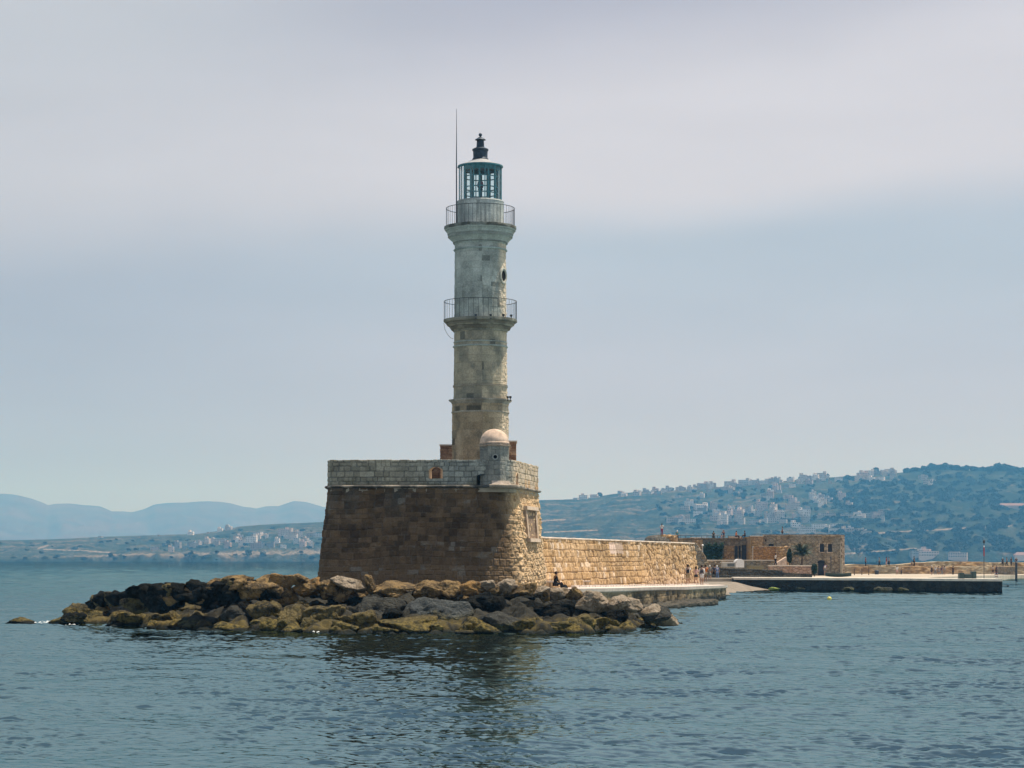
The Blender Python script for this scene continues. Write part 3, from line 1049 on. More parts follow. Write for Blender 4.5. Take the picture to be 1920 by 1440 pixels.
# ------------------------------------------------------------------ lighthouse
TX, TY = X(900.7, 119.4), 119.4
KT = F / 119.4
zt = lambda py: HC + (HY - py) / KT
LH = empty('lighthouse', (TX, TY, ZC), 'tall tapering grey stone lighthouse with two railed galleries and a glazed lantern', 'lighthouse')
ROT8 = R(-39.4)


def tpath(r, n, fil=0.04, step=0.035, rot=None):
    # facet vertices measured from the camera-facing direction
    rot = R(-90 + 5.6) if rot is None else rot
    return Path2(ngon(TX, TY, r, n, rot), fil, step, closed=True)


EASTU = {}


def tower_skin(seed, ch, bl, ca, cb, dark, er=0.05, lim=None):
    def fn(u, v, z):
        g, r1, r2 = blocks(u, v, ch, bl, seed, 0.022, 0.0)
        tot = u.max()
        n = fbm(u * 1.6, v * 1.1, seed=seed + 1, octs=5); n2 = fbm(u * 8, v * 8, seed=seed + 2, octs=4)
        # wind and salt eaten faces on the sunny south east side, smooth ashlar elsewhere
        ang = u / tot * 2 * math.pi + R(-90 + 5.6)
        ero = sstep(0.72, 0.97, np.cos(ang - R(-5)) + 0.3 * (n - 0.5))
        d = (r1 - 0.5) * 0.012 + (g - 1) * 0.015 + er * 1.1 * (n2 - 0.5) * (0.25 + ero) + 0.02 * (n - 0.5)
        c = lerp3(ca, cb, np.clip(r2 * 0.55 + (n - 0.5) * 1.6 + 0.2, 0, 1))
        soot = sstep(0.50, 0.66, fbm(u * 0.9 + seed, v * 0.8, seed=seed + 7) + 0.18 * (r2 - 0.5))
        c = lerp3(c, np.array(dark), soot * 0.6)
        odd = (hash2(np.floor(r1 * 997).astype(int), np.floor(r2 * 991).astype(int), 3) > 0.955)
        c = lerp3(c, np.array(dark) * 0.7, odd * 0.8)
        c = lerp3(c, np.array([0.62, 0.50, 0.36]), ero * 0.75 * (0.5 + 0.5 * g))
        return d, lerp3(c, np.array([0.09, 0.095, 0.09]), (1 - g) * 0.16)
    return fn


GA, GB = (0.32, 0.345, 0.315), (0.52, 0.54, 0.49)
LA, LB = (0.32, 0.29, 0.215), (0.50, 0.425, 0.305)
BA, BB = (0.27, 0.215, 0.14), (0.45, 0.365, 0.25)
r8 = 53.3 / KT
p8 = tpath(r8, 8)
wall_surface('octagonal_base', p8, ZC, zt(757), lambda z: (zt(757) - z) * 0.004, tower_skin(61, 0.36, 0.6, BA, BB, (0.10, 0.095, 0.075), 0.06), parent=LH, step=0.035)
sweep('base_string_course', p8, [(-0.05, -0.05), (0.03, -0.05), (0.055, 0.0), (0.03, 0.05), (-0.05, 0.05)], (0.34, 0.31, 0.25), parent=LH, z=zt(774), seed=13)
sweep('base_cornice', p8, [(-0.3, -0.16), (0.02, -0.16), (0.05, -0.08), (0.14, -0.02), (0.19, 0.02), (0.19, 0.09), (-0.3, 0.10)], (0.36, 0.34, 0.29), parent=LH, z=zt(753), seed=12, stain=((0.10, 0.10, 0.09), 0.5))

n16 = 16
rL = 49.6 / KT
pL = tpath(rL, n16, 0.08)
wall_surface('lower_shaft', pL, zt(752), zt(603), lambda z: (zt(650) - z) * 0.012 * (z < zt(650)), tower_skin(71, 0.34, 0.5, LA, LB, (0.15, 0.15, 0.125), 0.07), parent=LH, step=0.035)
sweep('lower_string_course', pL, [(-0.05, -0.05), (0.06, -0.05), (0.09, -0.02), (0.05, 0.01), (0.08, 0.05), (-0.05, 0.06)], (0.38, 0.34, 0.27), parent=LH, z=zt(725), seed=14)
sweep('astragal_ring', pL, [(-0.05, -0.05), (0.05, -0.045), (0.085, 0.0), (0.05, 0.045), (-0.05, 0.05)], (0.38, 0.42, 0.39), parent=LH, z=zt(651), seed=15)
sweep('astragal_ring', pL, [(-0.05, -0.03), (0.03, -0.03), (0.045, 0.0), (0.03, 0.03), (-0.05, 0.03)], (0.36, 0.39, 0.36), parent=LH, z=zt(643), seed=16)
G1 = 18.0 / KT
sweep('lower_gallery', pL, [(-0.4, -0.62), (0.01, -0.62), (0.05, -0.60), (0.05, -0.53), (0.16, -0.46), (0.21, -0.37), (0.21, -0.31), (0.30, -0.31), (0.38, -0.24), (0.42, -0.14), (0.42, -0.09), (G1 - 0.02, -0.09), (G1 + 0.05, -0.03), (G1 + 0.05, 0.09), (-0.4, 0.13)], (0.31, 0.295, 0.24), parent=LH, z=zt(603), seed=17, stain=((0.12, 0.12, 0.10), 0.7))

sweep('shade_band', pL, [(0.15, -0.50), (0.185, -0.46), (0.235, -0.37), (0.235, -0.315), (0.15, -0.315)], (0.15, 0.135, 0.105), parent=LH, z=zt(603), seed=41, stain=((0.30, 0.28, 0.22), 0.5))  # stained band, darkened to paint the shade lines under the moulding
sweep('shade_band', pL, [(0.30, -0.10), (0.445, -0.10), (0.445, -0.155), (0.40, -0.235), (0.30, -0.235)], (0.22, 0.20, 0.155), parent=LH, z=zt(603), seed=42, stain=((0.12, 0.11, 0.085), 0.5))
rU = 48.4 / KT
pU = tpath(rU, n16, 0.10)
wall_surface('upper_shaft', pU, zt(600), zt(440), lambda z: (zt(475) - z) * 0.006 * (z < zt(475)), tower_skin(81, 0.34, 0.55, GA, GB, (0.19, 0.205, 0.185), 0.06), parent=LH, step=0.035)
sweep('astragal_ring', pU, [(-0.05, -0.05), (0.05, -0.045), (0.085, 0.0), (0.05, 0.045), (-0.05, 0.05)], (0.36, 0.42, 0.40), parent=LH, z=zt(470), seed=18)
sweep('upper_gallery', pU, [(-0.4, -0.66), (0.02, -0.66), (0.02, -0.60), (0.07, -0.60), (0.09, -0.52), (0.20, -0.40), (0.29, -0.33), (0.29, -0.26), (0.36, -0.26), (0.36, -0.10), (0.41, -0.10), (0.42, 0.00), (0.47, 0.05), (0.47, 0.12), (0.53, 0.12), (0.56, 0.20), (0.53, 0.34), (-0.4, 0.36)], (0.42, 0.455, 0.42), parent=LH, z=zt(438), seed=19)
sweep('shade_band', pU, [(0.2, -0.12), (0.375, -0.12), (0.375, -0.25), (0.2, -0.25)], (0.30, 0.32, 0.29), parent=LH, z=zt(438), seed=43)  # upper gallery: shade below the steps painted as darker bands
sweep('shade_band', pU, [(0.0, -0.60), (0.085, -0.60), (0.105, -0.53), (0.0, -0.53)], (0.24, 0.26, 0.235), parent=LH, z=zt(438), seed=44)
pU2 = tpath(rU + 0.45, 32, 0.1)
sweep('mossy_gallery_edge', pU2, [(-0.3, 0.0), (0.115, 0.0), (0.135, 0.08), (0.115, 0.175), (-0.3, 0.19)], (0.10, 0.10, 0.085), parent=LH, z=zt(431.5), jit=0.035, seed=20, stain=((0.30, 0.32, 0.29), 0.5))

rD = 44.0 / KT
pD = tpath(rD, 32, 0.1)


def drum_skin(u, v, z):
    n = fbm(u * 1.2, v * 1.6, seed=91, octs=5); n2 = fbm(u * 7, v * 7, seed=92)
    st = sstep(0.45, 0.7, fbm(u * 5.0, v * 0.6, seed=93))
    c = lerp3((0.36, 0.39, 0.375), (0.54, 0.55, 0.52), np.clip((n - 0.5) * 2.2 + 0.5, 0, 1))
    c = lerp3(c, np.array([0.13, 0.15, 0.145]), st * 0.5)
    return 0.012 * (n2 - 0.5), c


wall_surface('lantern_pedestal', pD, zt(428), zt(380), lambda z: z * 0, drum_skin, parent=LH, step=0.035)
sweep('pedestal_cap', pD, [(-0.6, -0.07), (0.0, -0.07), (0.015, -0.03), (-0.02, 0.04), (-0.6, 0.05)], (0.42, 0.44, 0.42), parent=LH, z=zt(379), jit=0.004, seed=22)


def railing2(name, r, z0, h, n):
    """railing object is the top rail itself, balusters are its sub-parts"""
    ring = MB(); ring.lathe([(r - 0.014, -0.014), (r + 0.014, -0.014), (r + 0.014, 0.014), (r - 0.014, 0.014)], (TX, TY, z0 + h), 64, closed_prof=True)
    rl = ring.build(name, IRON, LH)
    b0 = MB(); b0.tube([(0, 0, 0), (0, 0, h)], 0.0085, 6)
    me = None
    for k in range(n):
        a = 2 * math.pi * k / n + 0.03
        if me is None:
            o = b0.build('baluster', IRON); me = o.data
        else:
            o = bpy.data.objects.new('baluster', me); COL.objects.link(o)
        o.location = (TX + r * math.cos(a), TY + r * math.sin(a), z0)
        o.parent = rl
        o.matrix_parent_inverse = (LH.matrix_basis @ rl.matrix_parent_inverse @ rl.matrix_basis).inverted()


railing2('gallery_railing', 64.0 / KT, zt(425.5), 1.02, 52)
railing2('gallery_railing', 68.0 / KT, zt(600), 1.02, 46)

# round window on the sunny side of the upper shaft
aw = R(-90 + 61)
wz = zt(520.5)
mw = MB(); mw.lathe([(0.36, -0.05), (0.37, 0.05), (0.32, 0.08), (0.25, 0.06), (0.23, -0.05)], n=28, closed_prof=True)
fr = mw.build('round_window_frame', simple('round_window_stone', (0.40, 0.39, 0.33), 0.9, 0.2, 7.0), LH)
mh = MB(); mh.lathe([(0.0, 0.0), (0.24, 0.0)], n=24)
hl = mh.build('round_window_opening', VOID, fr)
for ob_, dd in ((fr, 0.0), (hl, 0.015)):
    for v_ in ob_.data.vertices:
        a_, b_2, c_ = v_.co
        rr_ = rU + c_ + dd + 0.01
        # disc lies in the tangent plane at angle aw
        v_.co = (TX + rr_ * math.cos(aw) - a_ * math.sin(aw), TY + rr_ * math.sin(aw) + a_ * math.cos(aw), wz + b_2 * 1.25)
hl.matrix_parent_inverse = (LH.matrix_basis @ fr.matrix_parent_inverse @ fr.matrix_basis).inverted()

# floodlights on the ledges
for (px, py, D) in ((892, 596, -2.0), (920, 596, -1.9), (944, 596, -1.5), (958.5, 597, -1.0), (952, 750, -1.0), (957, 750, -0.6)):
    x_, y_ = X(px, TY + D), TY + D
    z_ = Z(py, TY + D) - 0.02
    f_ = MB().box(x_ - 0.05, x_ + 0.05, y_ - 0.05, y_ + 0.05, z_ - 0.03, z_ + 0.02).tube([(x_, y_, z_), (x_, y_, z_ + 0.10)], 0.02, 6)
    f_.lathe([(0.0, 0.10), (0.05, 0.11), (0.075, 0.18), (0.07, 0.23), (0.0, 0.24)], (x_, y_, z_), 10)
    f_.build('floodlight', IRON, LH)
cb = [(TX - 68.5 / KT, TY - 0.05, zt(606)), (TX - 66.5 / KT, TY - 0.05, zt(618)), (TX - 61 / KT, TY - 0.05, zt(628)), (TX - 55 / KT, TY - 0.05, zt(634)), (TX - 50.5 / KT, TY - 0.05, zt(635))]
MB().tube(cb, 0.012, 6).build('hanging_cable', IRON, LH)

# lantern
rG = 40.3 / KT
z0L, z1L = zt(379), zt(313)
NL = 12
lroot = MB()
lroot.lathe([(rG - 0.03, z0L - 0.03), (rG + 0.03, z0L - 0.03), (rG + 0.03, z0L + 0.06), (rG - 0.03, z0L + 0.06)], (TX, TY, 0), NL, R(-90 + 13), closed_prof=True)
lantern = lroot.build('lantern', TEAL, LH)
invL = (LH.matrix_basis @ lantern.matrix_parent_inverse @ lantern.matrix_basis).inverted()


def sub(o, p=lantern):
    o.parent = p; o.matrix_parent_inverse = invL
    return o


for k in range(NL):
    a1 = R(-90 + 13) + 2 * math.pi * k / NL; a2 = a1 + 2 * math.pi / NL
    q1 = (TX + rG * math.cos(a1), TY + rG * math.sin(a1)); q2 = (TX + rG * math.cos(a2), TY + rG * math.sin(a2))
    sub(MB().tube([(q1[0], q1[1], z0L), (q1[0], q1[1], z1L)], 0.028, 6).build('mullion', TEAL))
    # glass pane, a thin slab
    c1 = 0.985
    i1 = (TX + (q1[0] - TX) * c1, TY + (q1[1] - TY) * c1); i2 = (TX + (q2[0] - TX) * c1, TY + (q2[1] - TY) * c1)
    sub(MB().add([(q1[0], q1[1], z0L + 0.06), (q2[0], q2[1], z0L + 0.06), (q2[0], q2[1], z1L), (q1[0], q1[1], z1L)], [(0, 1, 2, 3)]).build('glass_pane', GLASS))
# inner glazed frame with wide bars
rI = rG * 0.80
for k in range(NL):
    a1 = R(-90 - 2) + 2 * math.pi * k / NL
    c_, s_ = math.cos(a1), math.sin(a1)
    sub(MB().obox((TX + rI * c_, TY + rI * s_), (c_, s_), (-s_, c_), 0.035, 0.055, z0L, z1L - 0.15).build('frame_bar', TEAL))
for py_ in (364, 353, 333):
    sub(MB().lathe([(rI - 0.03, -0.025), (rI + 0.03, -0.025), (rI + 0.03, 0.025), (rI - 0.03, 0.025)], (TX, TY, zt(py_)), 24, closed_prof=True).build('frame_hoop', TEAL))
sub(MB().lathe([(rI - 0.03, zt(321)), (rI + 0.05, zt(321)), (rG - 0.03, z1L - 0.01), (rG - 0.08, z1L)], (TX, TY, 0), 24, closed_prof=True).build('blind_band', TEAL))
# lamp on its stand
sub(MB().lathe([(0.30, zt(377)), (0.06, zt(372)), (0.05, zt(360)), (0.14, zt(356)), (0.14, zt(354)), (0.0, zt(353.8))], (TX, TY, 0), 16).build('lamp_stand', DARKMETAL))
sub(MB().lathe([(0.0, zt(353)), (0.15, zt(352.5)), (0.19, zt(348)), (0.15, zt(341)), (0.0, zt(340))], (TX, TY, 0), 18).build('lamp', REDLENS, smooth=True))
# roof and vent
roof = MB().lathe([(rG - 0.1, z1L + 0.0), (rG + 0.05, z1L - 0.03), (rG + 0.06, z1L + 0.05), (rG - 0.02, z1L + 0.08), (0.80, zt(306)), (0.45, zt(300)), (0.0, zt(299.5))], (TX, TY, 0), NL * 2, R(13)).build('lantern_roof', WHITEROOF)
sub(roof)
sub(MB().lathe([(rG + 0.075, z1L - 0.03), (rG + 0.075, z1L + 0.03), (rG, z1L + 0.055), (rG, z1L - 0.05)], (TX, TY, 0), NL * 2, R(13), closed_prof=True).build('gutter', TEAL))
vent = sub(MB().lathe([(0.46, zt(299.5)), (0.43, zt(297)), (0.40, zt(296)), (0.41, zt(284)), (0.455, zt(282.5)), (0.455, zt(280)), (0.40, zt(279)), (0.24, zt(276.5)),
                       (0.22, zt(275)), (0.20, zt(264)), (0.0, zt(264))], (TX, TY, 0), 20).build('vent_drum', DARKMETAL, smooth=True))
sub(MB().lathe([(0.18, zt(264)), (0.31, zt(262.5)), (0.28, zt(261.3)), (0.14, zt(258.5)), (0.06, zt(256.5)), (0.0, zt(256.4))], (TX, TY, 0), 20).build('vent_cap', DARKMETAL, smooth=True))
sub(MB().lathe([(0.0, zt(256.5))] + [(0.10 * math.cos(a), zt(252.8) + 0.10 * math.sin(a)) for a in np.linspace(-1.45, 1.4, 10)] + [(0.02, zt(249.5)), (0.0, zt(248.8))], (TX, TY, 0), 16).build('finial', DARKMETAL, smooth=True))
# lightning rod
ax = TX - 44.5 / KT
MB().tube([(ax, TY - 0.3, zt(424)), (ax, TY - 0.3, zt(315)), (ax, TY - 0.3, zt(260)), (ax, TY - 0.3, zt(206))], [0.035, 0.032, 0.02, 0.010], 8).build('lightning_rod', DARKMETAL, LH)
MB().tube([(ax, TY - 0.3, zt(316)), (TX - rG, TY - 0.1, zt(316))], 0.014, 6).build('rod_bracket', DARKMETAL, LH)
# ------------------------------------------------------------------ breakwater mound and boulders
WL = np.array([(-120, 1160), (20, 1165), (95, 1169), (200, 1173), (300, 1178), (400, 1183), (500, 1186), (620, 1188), (870, 1188), (1000, 1188), (1130, 1187), (1200, 1183), (1255, 1176)], float)


def wl_D(px):
    return HC * F / (np.interp(px, WL[:, 0], WL[:, 1]) - HY)


OUT = [np.array([X(p, wl_D(p)), wl_D(p)]) for p in (95, 150, 200, 250, 300, 350, 400, 500, 600, 700, 870, 1000, 1130, 1200, 1255)]
OUT += [np.array(q) for q in ((9.0, 112.0), (9.3, 119), (8.6, 127), (5, 131), (-6, 133), (-14, 130), (-19, 126), (-24.5, 120))]
OUT = np.array(OUT)


def seg_dist(x, y):
    d = np.full(x.shape, 1e9)
    inside = np.zeros(x.shape, bool)
    n = len(OUT)
    for i in range(n):
        a, b = OUT[i], OUT[(i + 1) % n]
        e = b - a
        t = np.clip(((x - a[0]) * e[0] + (y - a[1]) * e[1]) / (e @ e), 0, 1)
        d = np.minimum(d, np.hypot(x - a[0] - t * e[0], y - a[1] - t * e[1]))
        c = ((a[1] > y) != (b[1] > y)) & (x < (b[0] - a[0]) * (y - a[1]) / (b[1] - a[1] + 1e-12) + a[0])
        inside ^= c
    return np.where(inside, d, -d)


def mound_z(x, y):
    d = seg_dist(np.asarray(x, float), np.asarray(y, float))
    return np.where(d > 0, 1.75 * (1 - np.exp(-np.clip(d, 0, 99) / 4.2)) - 0.25, -0.25 + 0.5 * d)


def make_mound():
    xs = np.arange(-28, 13, 0.1); ys = np.arange(94, 136, 0.12)
    XX, YY = np.meshgrid(xs, ys)
    # packed blocks: one irregular dome per jittered cell
    gx, gy = XX / 1.05, YY / 0.9
    ix, iy = np.floor(gx).astype(int), np.floor(gy).astype(int)
    dome_ = np.zeros_like(XX); rc = np.zeros_like(XX)
    for dx in (-1, 0, 1):
        for dy in (-1, 0, 1):
            cx, cy = ix + dx, iy + dy
            px = cx + 0.2 + 0.6 * hash2(cx, cy, 31); py = cy + 0.2 + 0.6 * hash2(cx, cy, 32)
            hh = (0.35 + 0.5 * hash2(cx, cy, 33)) * np.sqrt(np.clip(1 - ((gx - px) ** 2 + (gy - py) ** 2) / 0.55, 0, 1))
            nw = hh > dome_
            rc = np.where(nw, hash2(cx, cy, 34), rc); dome_ = np.maximum(dome_, hh)
    z = mound_z(XX, YY) - 0.55 + dome_ + (fbm(XX * 3.1, YY * 3.1, seed=101, octs=4) - 0.5) * 0.35
    z = np.maximum(z, -2.5)
    g = fbm(XX * 2.8, YY * 2.8, seed=103)
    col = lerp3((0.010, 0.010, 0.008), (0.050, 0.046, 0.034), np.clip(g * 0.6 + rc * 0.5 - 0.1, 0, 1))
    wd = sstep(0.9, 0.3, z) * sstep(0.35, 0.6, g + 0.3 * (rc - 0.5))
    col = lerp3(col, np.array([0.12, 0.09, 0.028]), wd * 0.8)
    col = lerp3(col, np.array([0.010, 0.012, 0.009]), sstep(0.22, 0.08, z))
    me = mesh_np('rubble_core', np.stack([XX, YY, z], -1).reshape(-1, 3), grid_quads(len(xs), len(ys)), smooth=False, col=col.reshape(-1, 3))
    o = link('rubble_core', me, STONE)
    props(o, 'dark small rubble filling the gaps between the big breakwater boulders', 'rubble', kind='stuff')


make_mound()


def rock_mat(name, top, mid, low, weed, weed_h, bumpy=0.8, spec=0.25):
    """one rock type: stone colour with lichen patches, weed and tide stain low down near the water"""
    m, b = new_mat(name)
    pos = b.n('ShaderNodeNewGeometry').outputs['Position']
    oi = b.n('ShaderNodeObjectInfo').outputs['Random']
    sh = b.n('ShaderNodeVectorMath', operation='ADD', ins={0: pos})
    b.set(sh, 1, b.n('ShaderNodeCombineXYZ', ins={0: b.math('MULTIPLY', oi, 31.0), 1: 0.0, 2: 0.0}).outputs[0])
    p2 = sh.outputs[0]
    n1 = b.noise(p2, 1.8, 6, 0.65, 0.3)
    n2 = b.noise(p2, 7.0, 6, 0.7)
    n3 = b.noise(p2, 0.9, 3, 0.5)
    c = b.mix(b.mapr(n1, 0.40, 0.58), (*mid, 1), (*top, 1))
    c = b.mix(b.math('MULTIPLY', b.mapr(n2, 0.50, 0.68), 0.7), c, (*low, 1))
    c = b.mix(b.math('MULTIPLY', b.mapr(b.noise(p2, 2.6, 6, 0.7, 0.5), 0.50, 0.66), 0.55), c, (mid[0] * 0.4, mid[1] * 0.4, mid[2] * 0.4, 1))
    z = b.n('ShaderNodeSeparateXYZ', ins={0: pos}).outputs[2]
    zz = b.math('ADD', z, b.math('MULTIPLY', b.math('SUBTRACT', n3, 0.5), 1.1))
    wm = b.math('MULTIPLY', b.mapr(zz, weed_h, weed_h - 0.5), b.mapr(n2, 0.30, 0.55))
    wc = b.mix(b.mapr(b.noise(p2, 3.3, 5, 0.6), 0.38, 0.62), (weed[0] * 0.18, weed[1] * 0.22, weed[2] * 0.3, 1), (*weed, 1))
    c = b.mix(wm, c, wc)
    # wet black tide band
    c = b.mix(b.mapr(b.math('ADD', z, b.math('MULTIPLY', n2, 0.15)), 0.26, 0.10), c, (0.010, 0.013, 0.010, 1))
    vr = b.n('ShaderNodeTexVoronoi', feature='DISTANCE_TO_EDGE', ins={'Vector': b.mapping(p2, (1, 1, 1.6)), 'Scale': 1.7})
    crack = b.mapr(vr.outputs[0], 0.0, 0.05)
    h = b.math('ADD', b.math('MULTIPLY', n2, 1.0), b.math('ADD', b.math('MULTIPLY', b.noise(p2, 22.0, 5, 0.7), 0.5), b.math('MULTIPLY', crack, 0.25)))
    finish(b, c, 0.85, h, 1.0, 0.30, spec)
    return m


OLIVE = (0.29, 0.215, 0.055)
RM = {
    'K': rock_mat('dark_basalt', (0.022, 0.022, 0.018), (0.009, 0.010, 0.009), (0.046, 0.045, 0.037), (0.10, 0.09, 0.03), 0.45, spec=0.05),
    'O': rock_mat('weedy_boulder', (0.19, 0.145, 0.055), (0.032, 0.026, 0.013), (0.28, 0.22, 0.095), OLIVE, 0.9),
    'G': rock_mat('grey_boulder', (0.075, 0.073, 0.058), (0.032, 0.032, 0.026), (0.13, 0.128, 0.11), (0.16, 0.15, 0.05), 0.55),
    'S': rock_mat('blue_grey_slab', (0.105, 0.115, 0.110), (0.065, 0.07, 0.068), (0.16, 0.17, 0.16), (0.20, 0.16, 0.045), 1.0, 0.6),
    'T': rock_mat('tan_boulder', (0.38, 0.245, 0.10), (0.10, 0.068, 0.032), (0.48, 0.35, 0.18), (0.20, 0.16, 0.05), 0.5),
    'R': rock_mat('orange_boulder', (0.42, 0.24, 0.08), (0.22, 0.13, 0.05), (0.50, 0.36, 0.18), (0.2, 0.16, 0.05), 0.4),
    'P': rock_mat('pale_limestone', (0.50, 0.40, 0.29), (0.28, 0.21, 0.135), (0.60, 0.50, 0.39), (0.22, 0.19, 0.07), 0.35),
}
RNAME = {'K': 'black basalt', 'O': 'olive weed covered', 'G': 'dull grey', 'S': 'smooth blue grey', 'T': 'tan brown', 'R': 'rusty orange', 'P': 'pale limestone'}


def rock_mesh(seed, spiky=0.0):
    rng = np.random.default_rng(seed)
    bm = bmesh.new()
    bmesh.ops.create_icosphere(bm, subdivisions=5, radius=1.0)
    bm.verts.ensure_lookup_table()
    V = np.array([v.co[:] for v in bm.verts])
    # intersection of random half spaces gives broken faces; soft minimum rounds the edges
    n = rng.normal(size=(13, 3)); n /= np.linalg.norm(n, axis=1)[:, None]
    d = rng.uniform(0.62, 1.0, 13)
    dot = V @ n.T
    r = np.where(dot > 0.05, d / np.maximum(dot, 0.05), 20)
    k = 15.0
    rr = -np.log(np.sum(np.exp(-k * np.minimum(r, 4)), axis=1)) / k
    rr = np.clip(rr, 0.4, 1.3)
    P = V * rr[:, None]
    nn = fbm(P[:, 0] * 2.2 + seed, P[:, 1] * 2.2, P[:, 2] * 2.2, seed=seed, octs=5, gain=0.55) - 0.5
    ridg = 0.5 - np.abs(fbm(P[:, 0] * 1.6 + 9, P[:, 1] * 1.6, P[:, 2] * 1.6, seed=seed + 50, octs=3) - 0.5) * 2
    n5 = fbm(P[:, 0] * 7 + seed, P[:, 1] * 7, P[:, 2] * 9, seed=seed + 7, octs=3, gain=0.6) - 0.5
    P = P * (1 + 0.42 * nn + 0.16 * (ridg - 0.25) + 0.10 * n5)[:, None]
    if spiky:
        P[:, 2] *= 1 + spiky * np.clip(P[:, 2], 0, 1)
    P -= (P.max(0) + P.min(0)) / 2
    P /= (P.max(0) - P.min(0)) / 2
    for v, p in zip(bm.verts, P): v.co = p
    me = bpy.data.meshes.new('boulder_shape')
    bm.to_mesh(me); bm.free()
    me.polygons.foreach_set('use_smooth', [True] * len(me.polygons))
    return me


NV = 16
RV = [rock_mesh(200 + i) for i in range(NV)]
RVM = {}


def rock_me(i, kind):
    key = (i, kind)
    if key not in RVM:
        me = RV[i].copy(); me.materials.append(RM[kind]); RVM[key] = me
    return RVM[key]


# boulders read off the photograph: (px, py, width, height, kind)
RK = []
for s_, ox, oy, L_ in (
    (3.0, 0, 1060, [(110, 310, 130, 38, 'O'), (340, 312, 120, 50, 'O'), (490, 275, 215, 125, 'O'), (540, 212, 110, 60, 'K'), (650, 182, 130, 76, 'O'), (650, 265, 130, 80, 'K'),
                    (760, 215, 145, 90, 'O'), (735, 305, 175, 80, 'O'), (815, 135, 115, 70, 'K'), (890, 135, 90, 60, 'K'), (905, 195, 180, 120, 'K'), (920, 300, 135, 85, 'O'), (990, 130, 120, 70, 'K'),
                    (1100, 108, 95, 65, 'K'), (1100, 165, 210, 100, 'K'), (1000, 330, 105, 65, 'O'), (1080, 240, 200, 120, 'O'), (1110, 325, 200, 85, 'G'), (1190, 110, 110, 70, 'T'), (1290, 160, 155, 85, 'K'),
                    (1310, 92, 170, 62, 'T'), (1260, 230, 230, 140, 'K'), (1350, 285, 180, 120, 'G'), (1290, 350, 150, 45, 'O'), (1460, 112, 200, 120, 'T'), (1590, 87, 130, 80, 'R'), (1690, 78, 110, 50, 'T'),
                    (1510, 165, 190, 70, 'K'), (1500, 272, 190, 130, 'O'), (1530, 340, 120, 75, 'O'), (1620, 200, 160, 90, 'K'), (1700, 240, 165, 70, 'O'), (1650, 300, 195, 140, 'O'), (1720, 122, 155, 75, 'R'),
                    (1800, 190, 150, 70, 'K'), (1860, 132, 130, 85, 'T'), (1830, 300, 205, 125, 'O'), (1900, 350, 85, 60, 'O')]),
    (5.333, 560, 1060, [(110, 212, 230, 110, 'T'), (300, 200, 200, 90, 'T'), (470, 178, 300, 110, 'P'), (715, 180, 80, 140, 'T'), (980, 225, 390, 140, 'T'), (900, 290, 420, 120, 'K'), (450, 290, 450, 110, 'K'),
                        (220, 340, 240, 90, 'K'), (500, 385, 370, 160, 'K'), (40, 420, 170, 90, 'O'), (290, 515, 430, 200, 'O'), (460, 622, 240, 110, 'O'), (650, 550, 240, 170, 'O'), (820, 450, 390, 250, 'G'),
                        (1100, 430, 200, 130, 'S'), (1400, 475, 560, 260, 'S'), (1750, 600, 310, 170, 'O'), (1120, 600, 500, 180, 'O'), (860, 650, 210, 65, 'O'), (1320, 232, 290, 150, 'T'), (1500, 232, 230, 140, 'T'),
                        (1720, 232, 240, 140, 'R'), (1880, 212, 130, 100, 'P'), (1450, 335, 360, 180, 'K'), (1250, 300, 210, 90, 'K'), (1780, 420, 350, 240, 'K'), (1680, 680, 200, 60, 'O')]),
    (3.84, 900, 1060, [(50, 142, 110, 62, 'P'), (90, 182, 115, 65, 'T'), (210, 142, 135, 80, 'P'), (280, 172, 180, 72, 'T'), (350, 162, 95, 72, 'T'), (60, 300, 230, 160, 'K'),
                       (240, 240, 265, 140, 'K'), (480, 240, 185, 100, 'K'), (450, 178, 110, 55, 'P'), (560, 200, 150, 75, 'P'), (690, 200, 125, 75, 'T'), (520, 330, 270, 130, 'K'), (170, 420, 275, 140, 'G'), (380, 420, 135, 105, 'O'),
                       (540, 435, 225, 75, 'O'), (30, 462, 100, 60, 'O'), (700, 252, 185, 65, 'P'), (810, 250, 225, 125, 'P'), (1000, 262, 155, 95, 'P'), (1105, 282, 115, 95, 'P'), (760, 320, 155, 95, 'G'),
                       (940, 362, 225, 115, 'K'), (1080, 372, 120, 95, 'G'), (720, 410, 210, 110, 'O'), (900, 420, 185, 85, 'O'), (720, 478, 130, 45, 'O'), (950, 458, 95, 62, 'O'), (1140, 340, 140, 85, 'K'),
                       (1270, 352, 185, 105, 'G'), (1190, 410, 185, 95, 'O'), (1320, 420, 115, 85, 'O'), (1050, 432, 115, 55, 'O'), (1395, 412, 70, 16, 'K')])):
    for a_, b_, w_, h_, k_ in L_:
        RK.append([ox + a_ / s_, oy + b_ / s_, w_ / s_, h_ / s_, k_])

GR = 'breakwater boulders heaped below the bastion'
ROCKS = []


